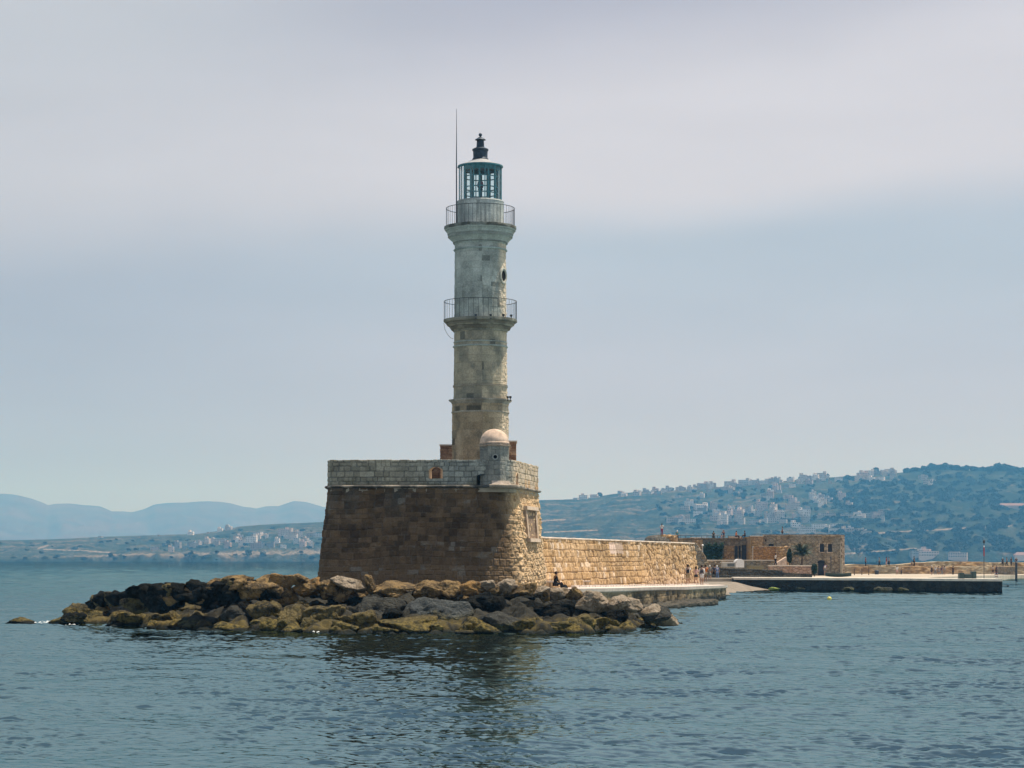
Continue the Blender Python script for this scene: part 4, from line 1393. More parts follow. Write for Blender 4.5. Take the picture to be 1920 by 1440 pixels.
def place_rock(px, py, w, h, kind, seed, extra_label=None):
    rng = random.Random(seed)
    # distance where the pixel ray through the boulder's middle meets the mound
    D = np.linspace(94, 126, 640)
    xs = (px - CXP) * D / F
    zr = HC + (HY - py) * D / F
    hh = h / F * D
    zs = mound_z(xs, D) + 0.10 * hh
    under = zr <= zs + 0.0
    Dm = float(D[np.argmax(under)]) if under.any() else 104.0
    wl = float(wl_D(px)) if px < 1270 else 106.0
    if px < 90: Dm = HC * F / (py + h * 0.3 - HY)
    if px > 1255: Dm = HC * F / (py - HY)
    Dm = max(Dm, wl - 0.6) if 90 < px < 1255 else Dm
    c = at(px, py, Dm)
    W_, H_ = w * Dm / F * 0.655, h * Dm / F * (0.60 if px > 1120 else 0.70 if px > 420 else 0.60)
    dep = min(max(0.95 * W_, H_ * 0.9), 1.5)
    i = rng.randrange(NV)
    o = bpy.data.objects.new('boulder', rock_me(i, kind))
    COL.objects.link(o)
    o.location = (c[0], c[1] + dep * 0.45, c[2] - H_ * 0.14)
    o.rotation_euler = (rng.uniform(-.12, .12), rng.uniform(-.14, .14), rng.choice((0, math.pi)) + rng.uniform(-.35, .35))
    o.scale = (W_, dep, H_)
    o['group'] = GR
    o['category'] = 'boulder'
    ROCKS.append([px, py, w, h, kind, o])
    return o


for k_, (px, py, w, h, kind) in enumerate(RK):
    o = place_rock(px, py, w, h, kind, 7000 + k_)
    if abs(px - 694) < 2 and h > 20:      # upright pointed stone
        o.scale = (o.scale[0] * 1.0, 0.35, o.scale[2] * 1.1); o.rotation_euler = (0.05, -0.18, 0.3)

# smaller stones in the gaps
rr = random.Random(5)
KS = 'KKKGOKT'
for k_ in range(60):
    px = rr.uniform(130, 1245)
    lo, hi = np.interp(px, WL[:, 0], WL[:, 1]) - 3, np.interp(px, [130, 260, 540, 870, 1100, 1250], [1150, 1112, 1092, 1098, 1106, 1150])
    t_ = rr.random()
    py = lo + (hi - lo) * t_
    w = rr.uniform(22, 48)
    kd = ('O' if t_ < 0.28 else 'K' if t_ < 0.72 else ('T' if px < 1020 else 'P'))
    place_rock(px, py + 2, w, w * rr.uniform(0.5, 0.75), kd, 9000 + k_)
for k_ in range(16):
    px = 185 + k_ * 20 + rr.uniform(-6, 6)
    place_rock(px, float(np.interp(px, [185, 260, 350, 500], [1122, 1110, 1102, 1096])) + rr.uniform(0, 5), rr.uniform(34, 50), rr.uniform(22, 30), rr.choice('KKO'), 9500 + k_)
# stones round the far side of the mound, seen only over its crest
for k_ in range(34):
    x_ = rr.uniform(-21, 7); y_ = rr.uniform(117, 130)
    if -11.6 < x_ < 2.8 and 112 < y_ < 129: continue
    i = rr.randrange(NV); kd = rr.choice('KTTP')
    o = bpy.data.objects.new('boulder', rock_me(i, kd)); COL.objects.link(o)
    s_ = rr.uniform(0.5, 1.0)
    o.scale = (s_, s_ * rr.uniform(.7, 1), s_ * 0.6)
    zg = float(mound_z(x_, y_))
    o.location = (x_, y_, zg + 0.05)
    o.rotation_euler = (rr.uniform(-.3, .3), rr.uniform(-.3, .3), rr.uniform(0, 6))
    o['group'] = GR; o['category'] = 'boulder'
    ROCKS.append([CXP + x_ * F / y_, HY - (zg + 0.1 - HC) * F / y_, s_ * 2 * F / y_, s_ * F / y_, kd, o])

ORD = ['first', 'second', 'third', 'fourth', 'fifth', 'sixth', 'seventh', 'eighth', 'ninth', 'tenth', 'eleventh', 'twelfth', 'thirteenth', 'fourteenth', 'fifteenth', 'sixteenth', 'seventeenth',
       'eighteenth', 'nineteenth', 'twentieth', 'twenty-first', 'twenty-second', 'twenty-third', 'twenty-fourth', 'twenty-fifth', 'twenty-sixth', 'twenty-seventh', 'twenty-eighth', 'twenty-ninth', 'thirtieth']


def rock_labels():
    rows = {}
    for r_ in ROCKS:
        px, py, w, h, kind, o = r_
        base = float(np.interp(px, WL[:, 0], WL[:, 1]))
        top = float(np.interp(px, [95, 200, 350, 600, 870, 1100, 1255], [1150, 1108, 1090, 1084, 1090, 1102, 1145]))
        t = (base - py) / max(base - top, 12)
        row = 'at the waterline' if t < 0.33 else 'midway up the heap' if t < 0.7 else 'on the heap crest'
        rows.setdefault((kind, row, 'large' if w > 42 else 'medium' if w > 27 else 'small'), []).append((px, o))
    for (kind, row, size), L_ in rows.items():
        L_.sort(key=lambda q: q[0])
        for n_, (px, o) in enumerate(L_):
            if len(L_) == 1: o['label'] = f'the only {size} {RNAME[kind]} boulder lying {row}'
            else: o['label'] = f'{size} {RNAME[kind]} boulder {row}, {ORD[min(n_, 29)]} from the seaward tip'


rock_labels()

# ------------------------------------------------------------------ harbour wall
WPATH = Path2([(1.0, 127.0), (2.25, 140.0), (9.6, 166.5), (16.35, 191.0), (15.6, 197.5)], [0, 4.0, 3.0, 0.9, 0], 0.075)
WTOP = 4.74


def wall_skin(u, v, z):
    g1, a1, b1 = blocks(u, v, 0.40, 0.62, 111, 0.05, 0.06)
    g2, a2, b2 = blocks(u, v, 0.42, 0.55, 113, 0.07, rubble=True)
    px = CXP + np.interp(u, WPATH.u, WPATH.p[:, 0]) * F / np.interp(u, WPATH.u, WPATH.p[:, 1])
    k = sstep(1195, 1215, px + 10 * (vnoise(v * 2, u * 0, seed=5) - 0.5))
    g = g1 * (1 - k) + g2 * k; ra = a1 * (1 - k) + a2 * k; rb = b1 * (1 - k) + b2 * k
    n = fbm(u * 0.9, v * 0.9, seed=115, octs=5); n2 = fbm(u * 4.0, v * 4.0, seed=116, octs=4)
    d = (ra - 0.5) * (0.07 + 0.08 * k) + (g - 1) * 0.08 + 0.15 * (n2 - 0.5) + 0.06 * (n - 0.5)
    c = lerp3((0.36, 0.225, 0.10), (0.61, 0.42, 0.245), np.clip(rb * 0.7 + (n2 - 0.5) * 1.3 + 0.15, 0, 1))
    och = sstep(0.48, 0.62, fbm(u * 0.35, v * 0.7, seed=118)) * (1 - k)
    c = lerp3(c, np.array([0.45, 0.28, 0.125]), och * 0.5)
    pinkish = k * sstep(2.0, 0.3, v)
    c = lerp3(c, np.array([0.58, 0.43, 0.34]), pinkish * 0.5)
    patch_ = ((px > 1141) & (px < 1166) & (z > WTOP - 0.95) & (z < WTOP - 0.1))
    c = np.where(patch_[..., None], np.array([0.60, 0.46, 0.38]) * (0.8 + 0.3 * g1[..., None]), c)
    d = np.where(patch_, d * 0.2, d)
    c = lerp3(c, np.array([0.20, 0.135, 0.07]), sstep(0.52, 0.68, fbm(u * 0.5, v * 0.25, seed=130)) * 0.5)
    c = lerp3(c, np.array([0.22, 0.16, 0.10]), sstep(0.7, 0.1, v - 0.8 * n) * 0.5)
    c = lerp3(c, np.array([0.68, 0.55, 0.42]), (rb > 0.9) * 0.6)
    return d, lerp3(c, np.array([0.24, 0.16, 0.09]), (1 - g) * 0.6)


hw_ = empty('harbour_wall', (9, 160, 1.2), 'long ochre rubble harbour wall running from the bastion towards the old fort buildings', 'wall')
wall_surface('wall_face', WPATH, 0.4, WTOP + 0.03 * (vnoise(WPATH.u * 1.2, WPATH.u * 0, seed=4) - 0.5), lambda z: (WTOP - z) * 0.13, wall_skin, parent=hw_, step=0.075, thick=1.6)
sweep('coping', WPATH, [(-1.62, 0.0), (0.05, 0.0), (0.06, 0.05), (-0.02, 0.10), (-1.62, 0.11)], (0.60, 0.50, 0.40), parent=hw_, jit=0.02, z=WTOP, seed=31)

# ------------------------------------------------------------------ quay
QE = [(3.6, 128.5), (5.6, 133.0), (6.9, 138.5), (9.4, 148.0), (13.4, 165.0), (17.15, 181.0), (18.1, 184.5), (19.0, 190)]
QI = [(19.2, 197), (16.5, 193.0), (9.0, 166.5), (1.8, 140.5), (0.9, 128.5)]


def qz(x, y):
    return np.interp(y, [128, 140, 150, 166, 186, 200], [1.62, 1.5, 1.42, 1.25, 1.10, 1.0])


pts = QE + QI
mq = MB(); mq.prism(pts, [-1.5] * len(pts), [float(qz(*p)) for p in pts])
mq_o = mq.build('quay_paving', simple('quay_concrete', (0.60, 0.51, 0.45), 0.9, 0.10, 0.7), None)
props(mq_o, 'pale sunlit concrete quay along the foot of the harbour wall', 'quay', kind='structure')
QP = Path2(QE, [0, 2, 3, 5, 6, .4, .4, 0], 0.07)


def quay_skin(u, v, z):
    n = fbm(u * 0.8, v * 1.5, seed=121, octs=5); n2 = fbm(u * 3.5, v * 3.5, seed=122, octs=4)
    g, r1, r2 = blocks(u, v, 0.55, 1.2, 123, 0.04, 0.05)
    top = sstep(-0.30, -0.22, z - qz(0, np.interp(u, QP.u, QP.p[:, 1])))
    c = lerp3((0.05, 0.045, 0.03), (0.26, 0.20, 0.12), np.clip((n - 0.5) * 2.4 + 0.45 + (z - 0.5) * 0.6, 0, 1))
    c = lerp3(c, np.array([0.02, 0.022, 0.02]), sstep(0.45, 0.15, z + 0.4 * (n2 - 0.5)))
    c = lerp3(c, np.array([0.42, 0.37, 0.32]), top)
    d = (-0.08 + 0.12 * (n2 - 0.5) + (g - 1) * 0.04 + 0.15 * (n - 0.5)) * (1 - top) + 0.04 * top
    return d, c


wall_surface('quay_edge', QP, -0.4, np.array([float(qz(*p)) for p in QP.p]) + 0.004, lambda z: z * 0 + 0.17, quay_skin, parent=mq_o, step=0.07)
# low kerb stones at the foot of the wall
kp = Path2([(3.9, 143.0), (9.95 + 0.55, 166.5), (17.1, 188.5)], 0.0, 0.2)
rk = random.Random(3)
u_ = 0.0
while u_ < kp.length - 0.5:
    L1 = rk.uniform(0.55, 0.95)
    i = int(np.argmin(np.abs(kp.u - (u_ + L1 / 2))))
    c, n_ = kp.p[i], kp.n[i]
    t_ = (-n_[1], n_[0])
    zq = float(qz(*c))
    # stays clear of the wall batter
    o = MB().obox((c[0] + n_[0] * 0.15, c[1] + n_[1] * 0.15), t_, n_, L1 / 2 - 0.05, 0.14, zq - 0.02, zq + rk.uniform(0.12, 0.17)).build('kerb_stone', CONCRETE, mq_o)
    u_ += L1

# low rock ledge in front of the quay end
lg = [(8.8, 140), (11.5, 146), (14.9, 157.5), (15.6, 160.5), (15.4, 165), (12.0, 166), (9.0, 152)]
ml_ = MB(); ml_.prism(lg, -1.0, [0.18, 0.25, 0.33, 0.3, 0.3, 0.3, 0.3])
lo = ml_.build('rock_ledge', rock_mat('ledge_rock', (0.16, 0.14, 0.10), (0.07, 0.065, 0.05), (0.26, 0.23, 0.18), (0.08, 0.08, 0.035), 0.2))
md = lo.modifiers.new('s', 'SUBSURF'); md.subdivision_type = 'SIMPLE'; md.levels = md.render_levels = 5
tx = bpy.data.textures.new('ledge_noise', 'CLOUDS'); tx.noise_scale = 1.2
dm = lo.modifiers.new('d', 'DISPLACE'); dm.texture = tx; dm.strength = 0.5; dm.mid_level = 0.55
props(lo, 'low flat rock ledge at the water in front of the quay edge', 'rock ledge')

# stone benches on the quay
BST = simple('bench_stone', (0.50, 0.38, 0.24), 0.9, 0.15, 4.0)


def bench(px, D, w, lab):
    c = at(px, 1100, D); z = float(qz(0, D))
    t_ = (0.28, 0.96); n_ = (0.96, -0.28)
    e = empty('stone_bench', (c[0], c[1], z), lab, 'bench')
    MB().obox(c[:2], (1, 0), (0, 1), w / 2, 0.28, z + 0.36, z + 0.46).build('seat', CONCRETE, e, bevel=0.01)
    for s in (-1, 1):
        MB().obox((c[0] + s * (w / 2 - 0.22), c[1]), (1, 0), (0, 1), 0.13, 0.22, z, z + 0.36).build('leg', BST, e, bevel=0.01)
    return e


bench(1094, 149.0, 0.95, 'pale stone bench on two block legs standing empty on the quay')
bench(1031, 135.0, 0.62, 'stone bench beside the seated person in black near the bastion')

# white buoy-like foam where the swell breaks on the stones
FM, b = new_mat('sea_foam')
finish(b, (0.55, 0.58, 0.58, 1), 0.6, None, spec=0.3)
fo = []
rf = random.Random(8)
fv, ff = [], []


def foam_blob(px, py, w):
    D = HC * F / (py - HY)
    x0 = X(px, D); ww = w * D / F
    for k in range(int(2 + w * 0.3)):
        a = rf.gauss(0, 0.28) * ww; b_ = rf.gauss(0, 0.35) * ww * 0.8
        s = rf.uniform(0.02, 0.075)
        n = 6; base = len(fv); z0 = rf.uniform(0.02, 0.07)
        for q in range(n):
            t = 2 * math.pi * q / n + rf.uniform(-.3, .3)
            fv.append((x0 + a + s * rf.uniform(.5, 1.5) * math.cos(t), D + b_ + s * rf.uniform(.5, 1.8) * math.sin(t), z0))
        fv.append((x0 + a, D + b_, z0 + s * 0.7))
        for q in range(n): ff.append((base + q, base + (q + 1) % n, base + n))


for a in ((88, 1167, 34), (80, 1169, 30), (190, 1169, 36), (135, 1173, 20), (1012, 1184, 50), (1025, 1183, 30), (1085, 1181, 14), (590, 1187, 12), (1218, 1138, 22)):
    foam_blob(*a)
me = bpy.data.meshes.new('foam'); me.from_pydata(fv, [], ff)
o = link('foam', me, FM)
props(o, 'small white patches of foam where the sea touches the boulders', 'foam', kind='stuff')
# ------------------------------------------------------------------ inner harbour: beach, pier, old buildings
def rubble_mat(name, c1, c2, c3, scale=1.7, stain=(0.10, 0.085, 0.06), amt=0.5):
    m, b = new_mat(name)
    pos = b.n('ShaderNodeNewGeometry').outputs['Position']
    mp = b.mapping(pos, (1, 1, 1.5))
    v = b.n('ShaderNodeTexVoronoi', ins={'Vector': mp, 'Scale': scale})
    ve = b.n('ShaderNodeTexVoronoi', feature='DISTANCE_TO_EDGE', ins={'Vector': mp, 'Scale': scale})
    rnd = b.n('ShaderNodeSeparateColor', ins={0: v.outputs['Color']}).outputs[0]
    c = b.mix(rnd, (*c1, 1), (*c2, 1))
    c = b.mix(b.mapr(b.noise(pos, 0.5, 5, 0.6), 0.40, 0.65), c, (*c3, 1))
    c = b.mix(b.math('MULTIPLY', b.mapr(b.noise(b.mapping(pos, (1, 1, 0.45), (4, 2, 1)), 0.9, 6, 0.65), 0.48, 0.70), amt), c, (*stain, 1))
    e = b.mapr(ve.outputs[0], 0.0, 0.10)
    c = b.mix(e, b.mix(0.45, c, (0.05, 0.04, 0.03, 1)), c)
    f = b.mapr(b.noise(pos, 9.0, 4, 0.6), 0.3, 0.7, 0.75, 1.25)
    c = b.mix(1.0, c, b.n('ShaderNodeCombineXYZ', ins={0: f, 1: f, 2: f}).outputs[0], 'MULTIPLY')
    finish(b, c, 0.93, b.math('ADD', e, b.noise(pos, 6.0, 5, 0.7)), 0.9, 0.10, 0.1)
    return m


RB_GREY = rubble_mat('grey_brown_rubble', (0.20, 0.15, 0.09), (0.46, 0.36, 0.24), (0.30, 0.27, 0.21))
RB_OCH = rubble_mat('ochre_rubble', (0.38, 0.24, 0.12), (0.56, 0.38, 0.22), (0.46, 0.29, 0.13), amt=0.3)
RB_PINK = rubble_mat('pinkish_rubble', (0.34, 0.21, 0.14), (0.52, 0.37, 0.28), (0.40, 0.28, 0.20), amt=0.25)
RB_PALE = rubble_mat('pale_rubble', (0.50, 0.38, 0.26), (0.66, 0.54, 0.42), (0.56, 0.45, 0.34), amt=0.2)
RB_DARK = rubble_mat('black_wet_stone', (0.018, 0.020, 0.018), (0.045, 0.045, 0.038), (0.03, 0.033, 0.03), stain=(0.14, 0.13, 0.09), amt=0.25)
RB_SLOPE = rubble_mat('dark_slip_stone', (0.035, 0.035, 0.03), (0.09, 0.085, 0.07), (0.06, 0.06, 0.05), stain=(0.30, 0.26, 0.2), amt=0.5)
SANDM = simple('beach_sand', (0.20, 0.165, 0.125), 0.95, 0.25, 1.0)
LIMEG = simple('bright_green_weed', (0.20, 0.24, 0.05), 0.9, 0.3, 4.0)
COPE = simple('bleached_coping', (0.66, 0.58, 0.48), 0.9, 0.12, 1.5)
LEAF = simple('dark_leaf', (0.022, 0.050, 0.020), 0.7, 0.5, 2.0)
LEAF2 = simple('palm_leaf', (0.030, 0.048, 0.020), 0.6, 0.4, 2.0)
BARK = simple('palm_bark', (0.10, 0.075, 0.05), 0.95, 0.3, 5.0)


def rough_box(name, pts, z0, z1, mat, parent=None, levels=4, strength=0.15, scale=0.8):
    o = MB().prism(pts, z0, z1).build(name, mat, parent)
    md = o.modifiers.new('s', 'SUBSURF'); md.subdivision_type = 'SIMPLE'; md.levels = md.render_levels = levels
    t = bpy.data.textures.new(name, 'CLOUDS'); t.noise_scale = scale
    d = o.modifiers.new('d', 'DISPLACE'); d.texture = t; d.strength = strength; d.mid_level = 0.5
    return o


# ground of the inner mole: one sheet sloping gently away
g_pts = [(27.0, 240.5), (29.8, 239.8), (44.8, 230), (44.5, 234), (52, 262), (66, 300), (84.5, 362), (104, 400), (130, 430), (130, 470), (10, 470), (14, 330), (16, 262), (19.5, 240)]
gz = lambda x, y: float(np.interp(y, [215, 255, 320, 380, 470], [1.26, 1.2, 1.0, 0.5, 0.4]))
mg = MB(); mg.prism(g_pts, -1.5, [gz(*p) for p in g_pts])
go = mg.build('mole_ground', simple('mole_paving', (0.40, 0.34, 0.26), 0.95, 0.2, 0.5))
props(go, 'pale dusty ground of the inner harbour mole', 'ground', kind='structure')
# beach between quay and mole
bx = np.linspace(14, 34, 70); by = np.linspace(184, 262, 110)
BX, BY = np.meshgrid(bx, by)
shore_y = np.interp(BX, [14, 18.5, 20.5, 23, 26.5, 30, 34], [184, 192, 203, 218, 230, 238, 250])
bz = np.clip((BY - shore_y) * 0.07, -1.0, 0.85) + 0.08 * (fbm(BX, BY, seed=5) - 0.5)
bz = np.minimum(bz, 1.05)
me = mesh_np('beach', np.stack([BX, BY, bz], -1).reshape(-1, 3), grid_quads(70, 110), smooth=True)
bo = link('beach', me, SANDM); props(bo, 'small wedge of wet sand between the quay and the mole', 'beach', kind='structure')

# the pier: black weedy face with a bleached top edge
pier = empty('stone_pier', (40, 228, 0), 'long low pier with a black weedy face stretching out to the open harbour', 'pier')
pf = [(24.6, 236.5), (28.2, 235.0), (42.2, 226.0), (50.3, 218.9), (50.7, 224.5), (45, 231), (30, 241), (25.0, 243)]
pier_body = rough_box('pier_face', pf, -1.0, 1.20, RB_DARK, pier, 6, 0.22, 1.4)
rough_box('pier_top', [(p[0], p[1] - 0.12) if i < 4 else p for i, p in enumerate(pf)], 1.10, 1.34, COPE, pier, 4, 0.04, 0.5)
for px, D, s in ((1452, 234, 0.55), (1434, 236, 0.4), (1627, 229.4, 0.35)):
    r_ = bpy.data.objects.new('weed_patch', RV[3].copy()); r_.data.materials.clear(); r_.data.materials.append(LIMEG); COL.objects.link(r_)
    c = at(px, 1104 if px < 1600 else 1094, D); r_.location = c; r_.scale = (s * 1.3, 0.35, s * 0.35); r_.parent = pier; r_.matrix_parent_inverse = pier.matrix_basis.inverted()
for k, (px, D, s) in enumerate(((1590, 228, 0.7), (1652, 225.5, 0.9), (1662, 225, 0.7), (1692, 223.5, 0.7), (1500, 231.5, 0.5))):
    r_ = bpy.data.objects.new('boulder', rock_me(k, 'G')); COL.objects.link(r_)
    r_.location = (X(px, D), D - 0.2, 0.12); r_.scale = (s, 0.6, s * 0.45)
    props(r_, f'dull grey stone at the foot of the black pier face, {ORD[k]} one along the pier', 'boulder', 'stones at the foot of the pier')

# dark sloping slipway steps in front of the terrace
slip = empty('slipway', (27, 255, 1), 'dark stepped stone slipway sloping down beside the beach', 'slipway')
rough_box('slip_step', [(20.2, 246), (29.0, 248), (34, 250), (34, 252), (20.2, 252)], 0.2, [1.55, 1.45, 1.35, 1.35, 1.55], RB_SLOPE, slip, 5, 0.12, 0.7)
rough_box('slip_step', [(22.0, 256), (33, 259), (36.6, 260), (36.6, 264), (22.0, 264)], 0.2, [2.0, 1.75, 1.55, 1.55, 2.0], RB_SLOPE, slip, 5, 0.12, 0.7)
rough_box('slip_step', [(23.0, 267), (34, 268), (34, 273), (23.0, 273)], 0.2, [2.35, 1.95, 1.95, 2.4], RB_SLOPE, slip, 5, 0.15, 0.7)

# pink low wall
lw = empty('low_wall', (38, 289, 1), 'low pinkish rubble wall with pale coping in front of the old building', 'wall')
MB().box(X(1444, 289), X(1521, 289), 289, 291, 0.8, 2.42).build('wall_face', RB_PINK, lw)
MB().box(X(1443, 289), X(1522, 289), 288.95, 291.1, 2.422, 2.53).build('coping', COPE, lw)
# terrace wall with coping
tw = empty('terrace_wall', (30, 300, 1), 'brown terrace wall with a bleached coping above the dark slipway', 'wall')
MB().box(X(1309, 300), X(1452, 300), 300, 306, 0.5, 3.15).build('wall_face', RB_GREY, tw)
MB().box(X(1308, 300), X(1452.5, 300), 299.93, 306, 3.152, 3.27).build('coping', COPE, tw)
MB().box(X(1405, 296), X(1432, 296), 296, 299.9, 0.5, 2.45).build('plinth', simple('plinth_concrete', (0.22, 0.185, 0.10), 0.9, 0.1), tw)
MB().box(X(1309, 292), X(1329, 292), 292, 299.9, 0.5, 2.3).build('step_block', COPE, tw)

# stairs flank
st = empty('white_stair', (37, 297, 1), 'short pinkish white stair with a sloping side wall beside the person in white', 'stair')
x0, x1 = X(1457, 297), X(1475, 297)
MB().add([(x0, 297, 2.4), (x1, 297, 2.4), (x1, 297, Z(1044, 297)), (x0, 297, Z(1055, 297)), (x0, 299, 2.4), (x1, 299, 2.4), (x1, 299, Z(1044, 297)), (x0, 299, Z(1055, 297))],
         [(0, 1, 2, 3), (7, 6, 5, 4), (0, 3, 7, 4), (1, 5, 6, 2), (3, 2, 6, 7), (0, 4, 5, 1)]).build('stair_side', PLASTER, st)
for k in range(5):
    f0 = x0 + (x1 - x0) * k / 5; f1 = x0 + (x1 - x0) * (k + 1) / 5
    MB().box(f0, f1, 299.01, 300.4, 2.4, 2.55 + 0.22 * k).build('stair_tread', COPE, st)

# old harbour building
ob = empty('old_harbour_building', (44, 320, 1), 'two storey grey brown stone building with two dark square windows and an arched door', 'building')
bw0, bw1, bt = X(1432, 320), X(1583, 320), Z(1004, 320)


def front_with_holes(name, x0, x1, z0, z1, y, depth, hs, mat, parent):
    """wall slab with true rectangular openings (x0, x1, z0, z1), arch adds a curved head"""
    xs = sorted({x0, x1, *[h[0] for h in hs], *[h[1] for h in hs]})
    zs = sorted({z0, z1, *[h[2] for h in hs], *[h[3] for h in hs]})
    vs, fs = [], []
    idx = {}

    def vid(x, z, yy):
        k = (round(x, 4), round(z, 4), yy)
        if k not in idx: idx[k] = len(vs); vs.append((x, yy, z))
        return idx[k]
    for a, b_ in zip(xs[:-1], xs[1:]):
        for c, d in zip(zs[:-1], zs[1:]):
            if any(a >= h[0] - 1e-6 and b_ <= h[1] + 1e-6 and c >= h[2] - 1e-6 and d <= h[3] + 1e-6 for h in hs): continue
            fs.append((vid(a, c, y), vid(b_, c, y), vid(b_, d, y), vid(a, d, y)))
    for h in hs:
        for (a, c, b_, d) in ((h[0], h[2], h[0], h[3]), (h[1], h[3], h[1], h[2]), (h[0], h[3], h[1], h[3]), (h[1], h[2], h[0], h[2])):
            fs.append((vid(a, c, y), vid(b_, d, y), vid(b_, d, y + depth), vid(a, c, y + depth)))
    # back, sides and top of the block
    yb = y + 8
    for (a, c, b_, d) in ((x0, z1, x1, z1), (x1, z1, x1, z0), (x0, z0, x0, z1)):
        fs.append((vid(a, c, y), vid(b_, d, y), vid(b_, d, yb), vid(a, c, yb)))
    fs.append((vid(x0, z0, yb), vid(x0, z1, yb), vid(x1, z1, yb), vid(x1, z0, yb)))
    return MB().add(vs, fs).build(name, mat, parent)


K3 = F / 320
wins = [(X(1537, 320), X(1545.5, 320), Z(1035, 320), Z(1020, 320)), (X(1552.3, 320), X(1560.5, 320), Z(1035, 320), Z(1020, 320)),
        (X(1441, 320), X(1451, 320), Z(1024.5, 320), Z(1020, 320)), (X(1434.5, 320), X(1437.5, 320), Z(1015, 320), Z(1011.5, 320)),
        (X(1534, 320), X(1546, 320), 0.9, Z(1055, 320))]
front_with_holes('wall', bw0, bw1, 0.6, bt, 320, 0.5, wins, RB_GREY, ob)
WDK = simple('dark_shutter', (0.018, 0.018, 0.022), 0.6, 0.2)
for k, w_ in enumerate(wins):
    p_ = MB().box(w_[0] - 0.02, w_[1] + 0.02, 320.35, 320.42, w_[2] - 0.02, w_[3] + 0.02).build('door' if k == 4 else 'window', WDK, ob)
    if k < 2:
        MB().box(w_[0] - 0.12, w_[1] + 0.12, 319.88, 320.1, w_[2] - 0.13, w_[2] - 0.002).build('window_sill', RB_PALE, ob)
        MB().box(w_[0] - 0.14, w_[0] - 0.002, 319.95, 320.15, w_[2], w_[3] + 0.12).build('window_jamb', RB_PALE, ob)
# arched head over the door
ah = MB(); xa, xb = wins[4][0], wins[4][1]; za = wins[4][3]
pa = [(xa - 0.12, za)] + [(0.5 * (xa + xb) + (0.5 * (xb - xa) + 0.12) * math.cos(t), za + 0.36 * math.sin(t)) for t in np.linspace(math.pi, 0, 9)] + [(xb + 0.12, za)]
ah.add([(x, 319.93, z) for x, z in pa] + [(x, 320.0, z) for x, z in pa], [tuple(range(len(pa)))] + [(i, i + 1, len(pa) + i + 1, len(pa) + i) for i in range(len(pa) - 1)]).build('door_arch', VOID, ob)
MB().box(bw0 - 0.1, bw1 + 0.05, 319.9, 320.4, bt + 0.002, bt + 0.10).build('roof_edge', RB_PALE, ob)
# quoins and drain pipe on the seaward corner
for k in range(14):
    z_ = 1.0 + k * 0.43
    MB().box(bw1 - (0.55 if k % 2 else 0.35), bw1 + 0.03, 319.9, 320.6, z_, z_ + 0.41).build('quoin_stone', RB_PALE, ob)
MB().tube([(X(1578.5, 319.8), 319.75, Z(1046, 320)), (X(1578.5, 319.8), 319.75, 1.0)], 0.09, 8).build('drain_pipe', PIPE, ob)
MB().tube([(X(1576, 319.8), 319.75, Z(1018, 320)), (X(1576, 319.8), 319.75, 1.0)], 0.05, 8).build('drain_pipe', PIPE, ob)

# paler middle block and long terrace building to its west
mbk = empty('middle_block', (41, 316, 1), 'narrow ochre stone block joined to the old building, with pale edges', 'building')
MB().box(X(1408, 316), X(1431, 316), 316, 325, 0.6, Z(1006, 316)).build('wall', RB_OCH, mbk)
MB().box(X(1407, 315.8), X(1432, 315.8), 315.85, 316.4, Z(1006, 316) + 0.002, Z(1004.5, 316)).build('roof_edge', COPE, mbk)
MB().box(X(1411.5, 315.6), X(1413.5, 315.6), 315.6, 316.02, 3.2, Z(1024, 316)).build('buttress', COPE, mbk)
lt = empty('terrace_building', (30, 322, 1), 'long flat roofed terrace building with dark shed doors and clipped ivy', 'building')
shd = [(X(1378, 322), X(1383.5, 322), 3.0, Z(1024, 322)), (X(1385, 322), X(1389, 322), 3.0, Z(1023, 322)), (X(1391, 322), X(1407.5, 322), 3.0, Z(1022, 322))]
front_with_holes('wall', X(1232, 322), X(1408.5, 322), 0.6, Z(1009.5, 322), 322, 0.6, shd, RB_GREY, lt)
for w_ in shd:
    MB().box(w_[0] - 0.02, w_[1] + 0.02, 322.4, 322.5, w_[2], w_[3] + 0.02).build('shed_door', simple('blue_grey_door', (0.05, 0.055, 0.065), 0.6, 0.3), lt)
MB().box(X(1358, 321.8), X(1376, 321.8), 321.75, 321.98, 3.27, Z(1023, 322)).build('pale_wall_panel', RB_OCH, lt)
MB().box(X(1298, 321.8), X(1317, 321.8), 321.5, 321.98, 3.27, Z(1012, 322)).build('pale_wall_panel', RB_OCH, lt)
MB().box(X(1231, 321.8), X(1409, 321.8), 321.8, 322.5, Z(1009.5, 322) + 0.002, Z(1008.6, 322)).build('roof_edge', RB_PALE, lt)
MB().box(X(1366, 321), X(1392, 321), 320.5, 321.9, Z(1009, 321), Z(1005.8, 321)).build('pale_slab', PLASTER, lt)
MB().box(X(1299, 321), X(1316.5, 321), 323, 326, Z(1009.2, 322), Z(1007.0, 322)).build('white_cover', WHITE, lt)
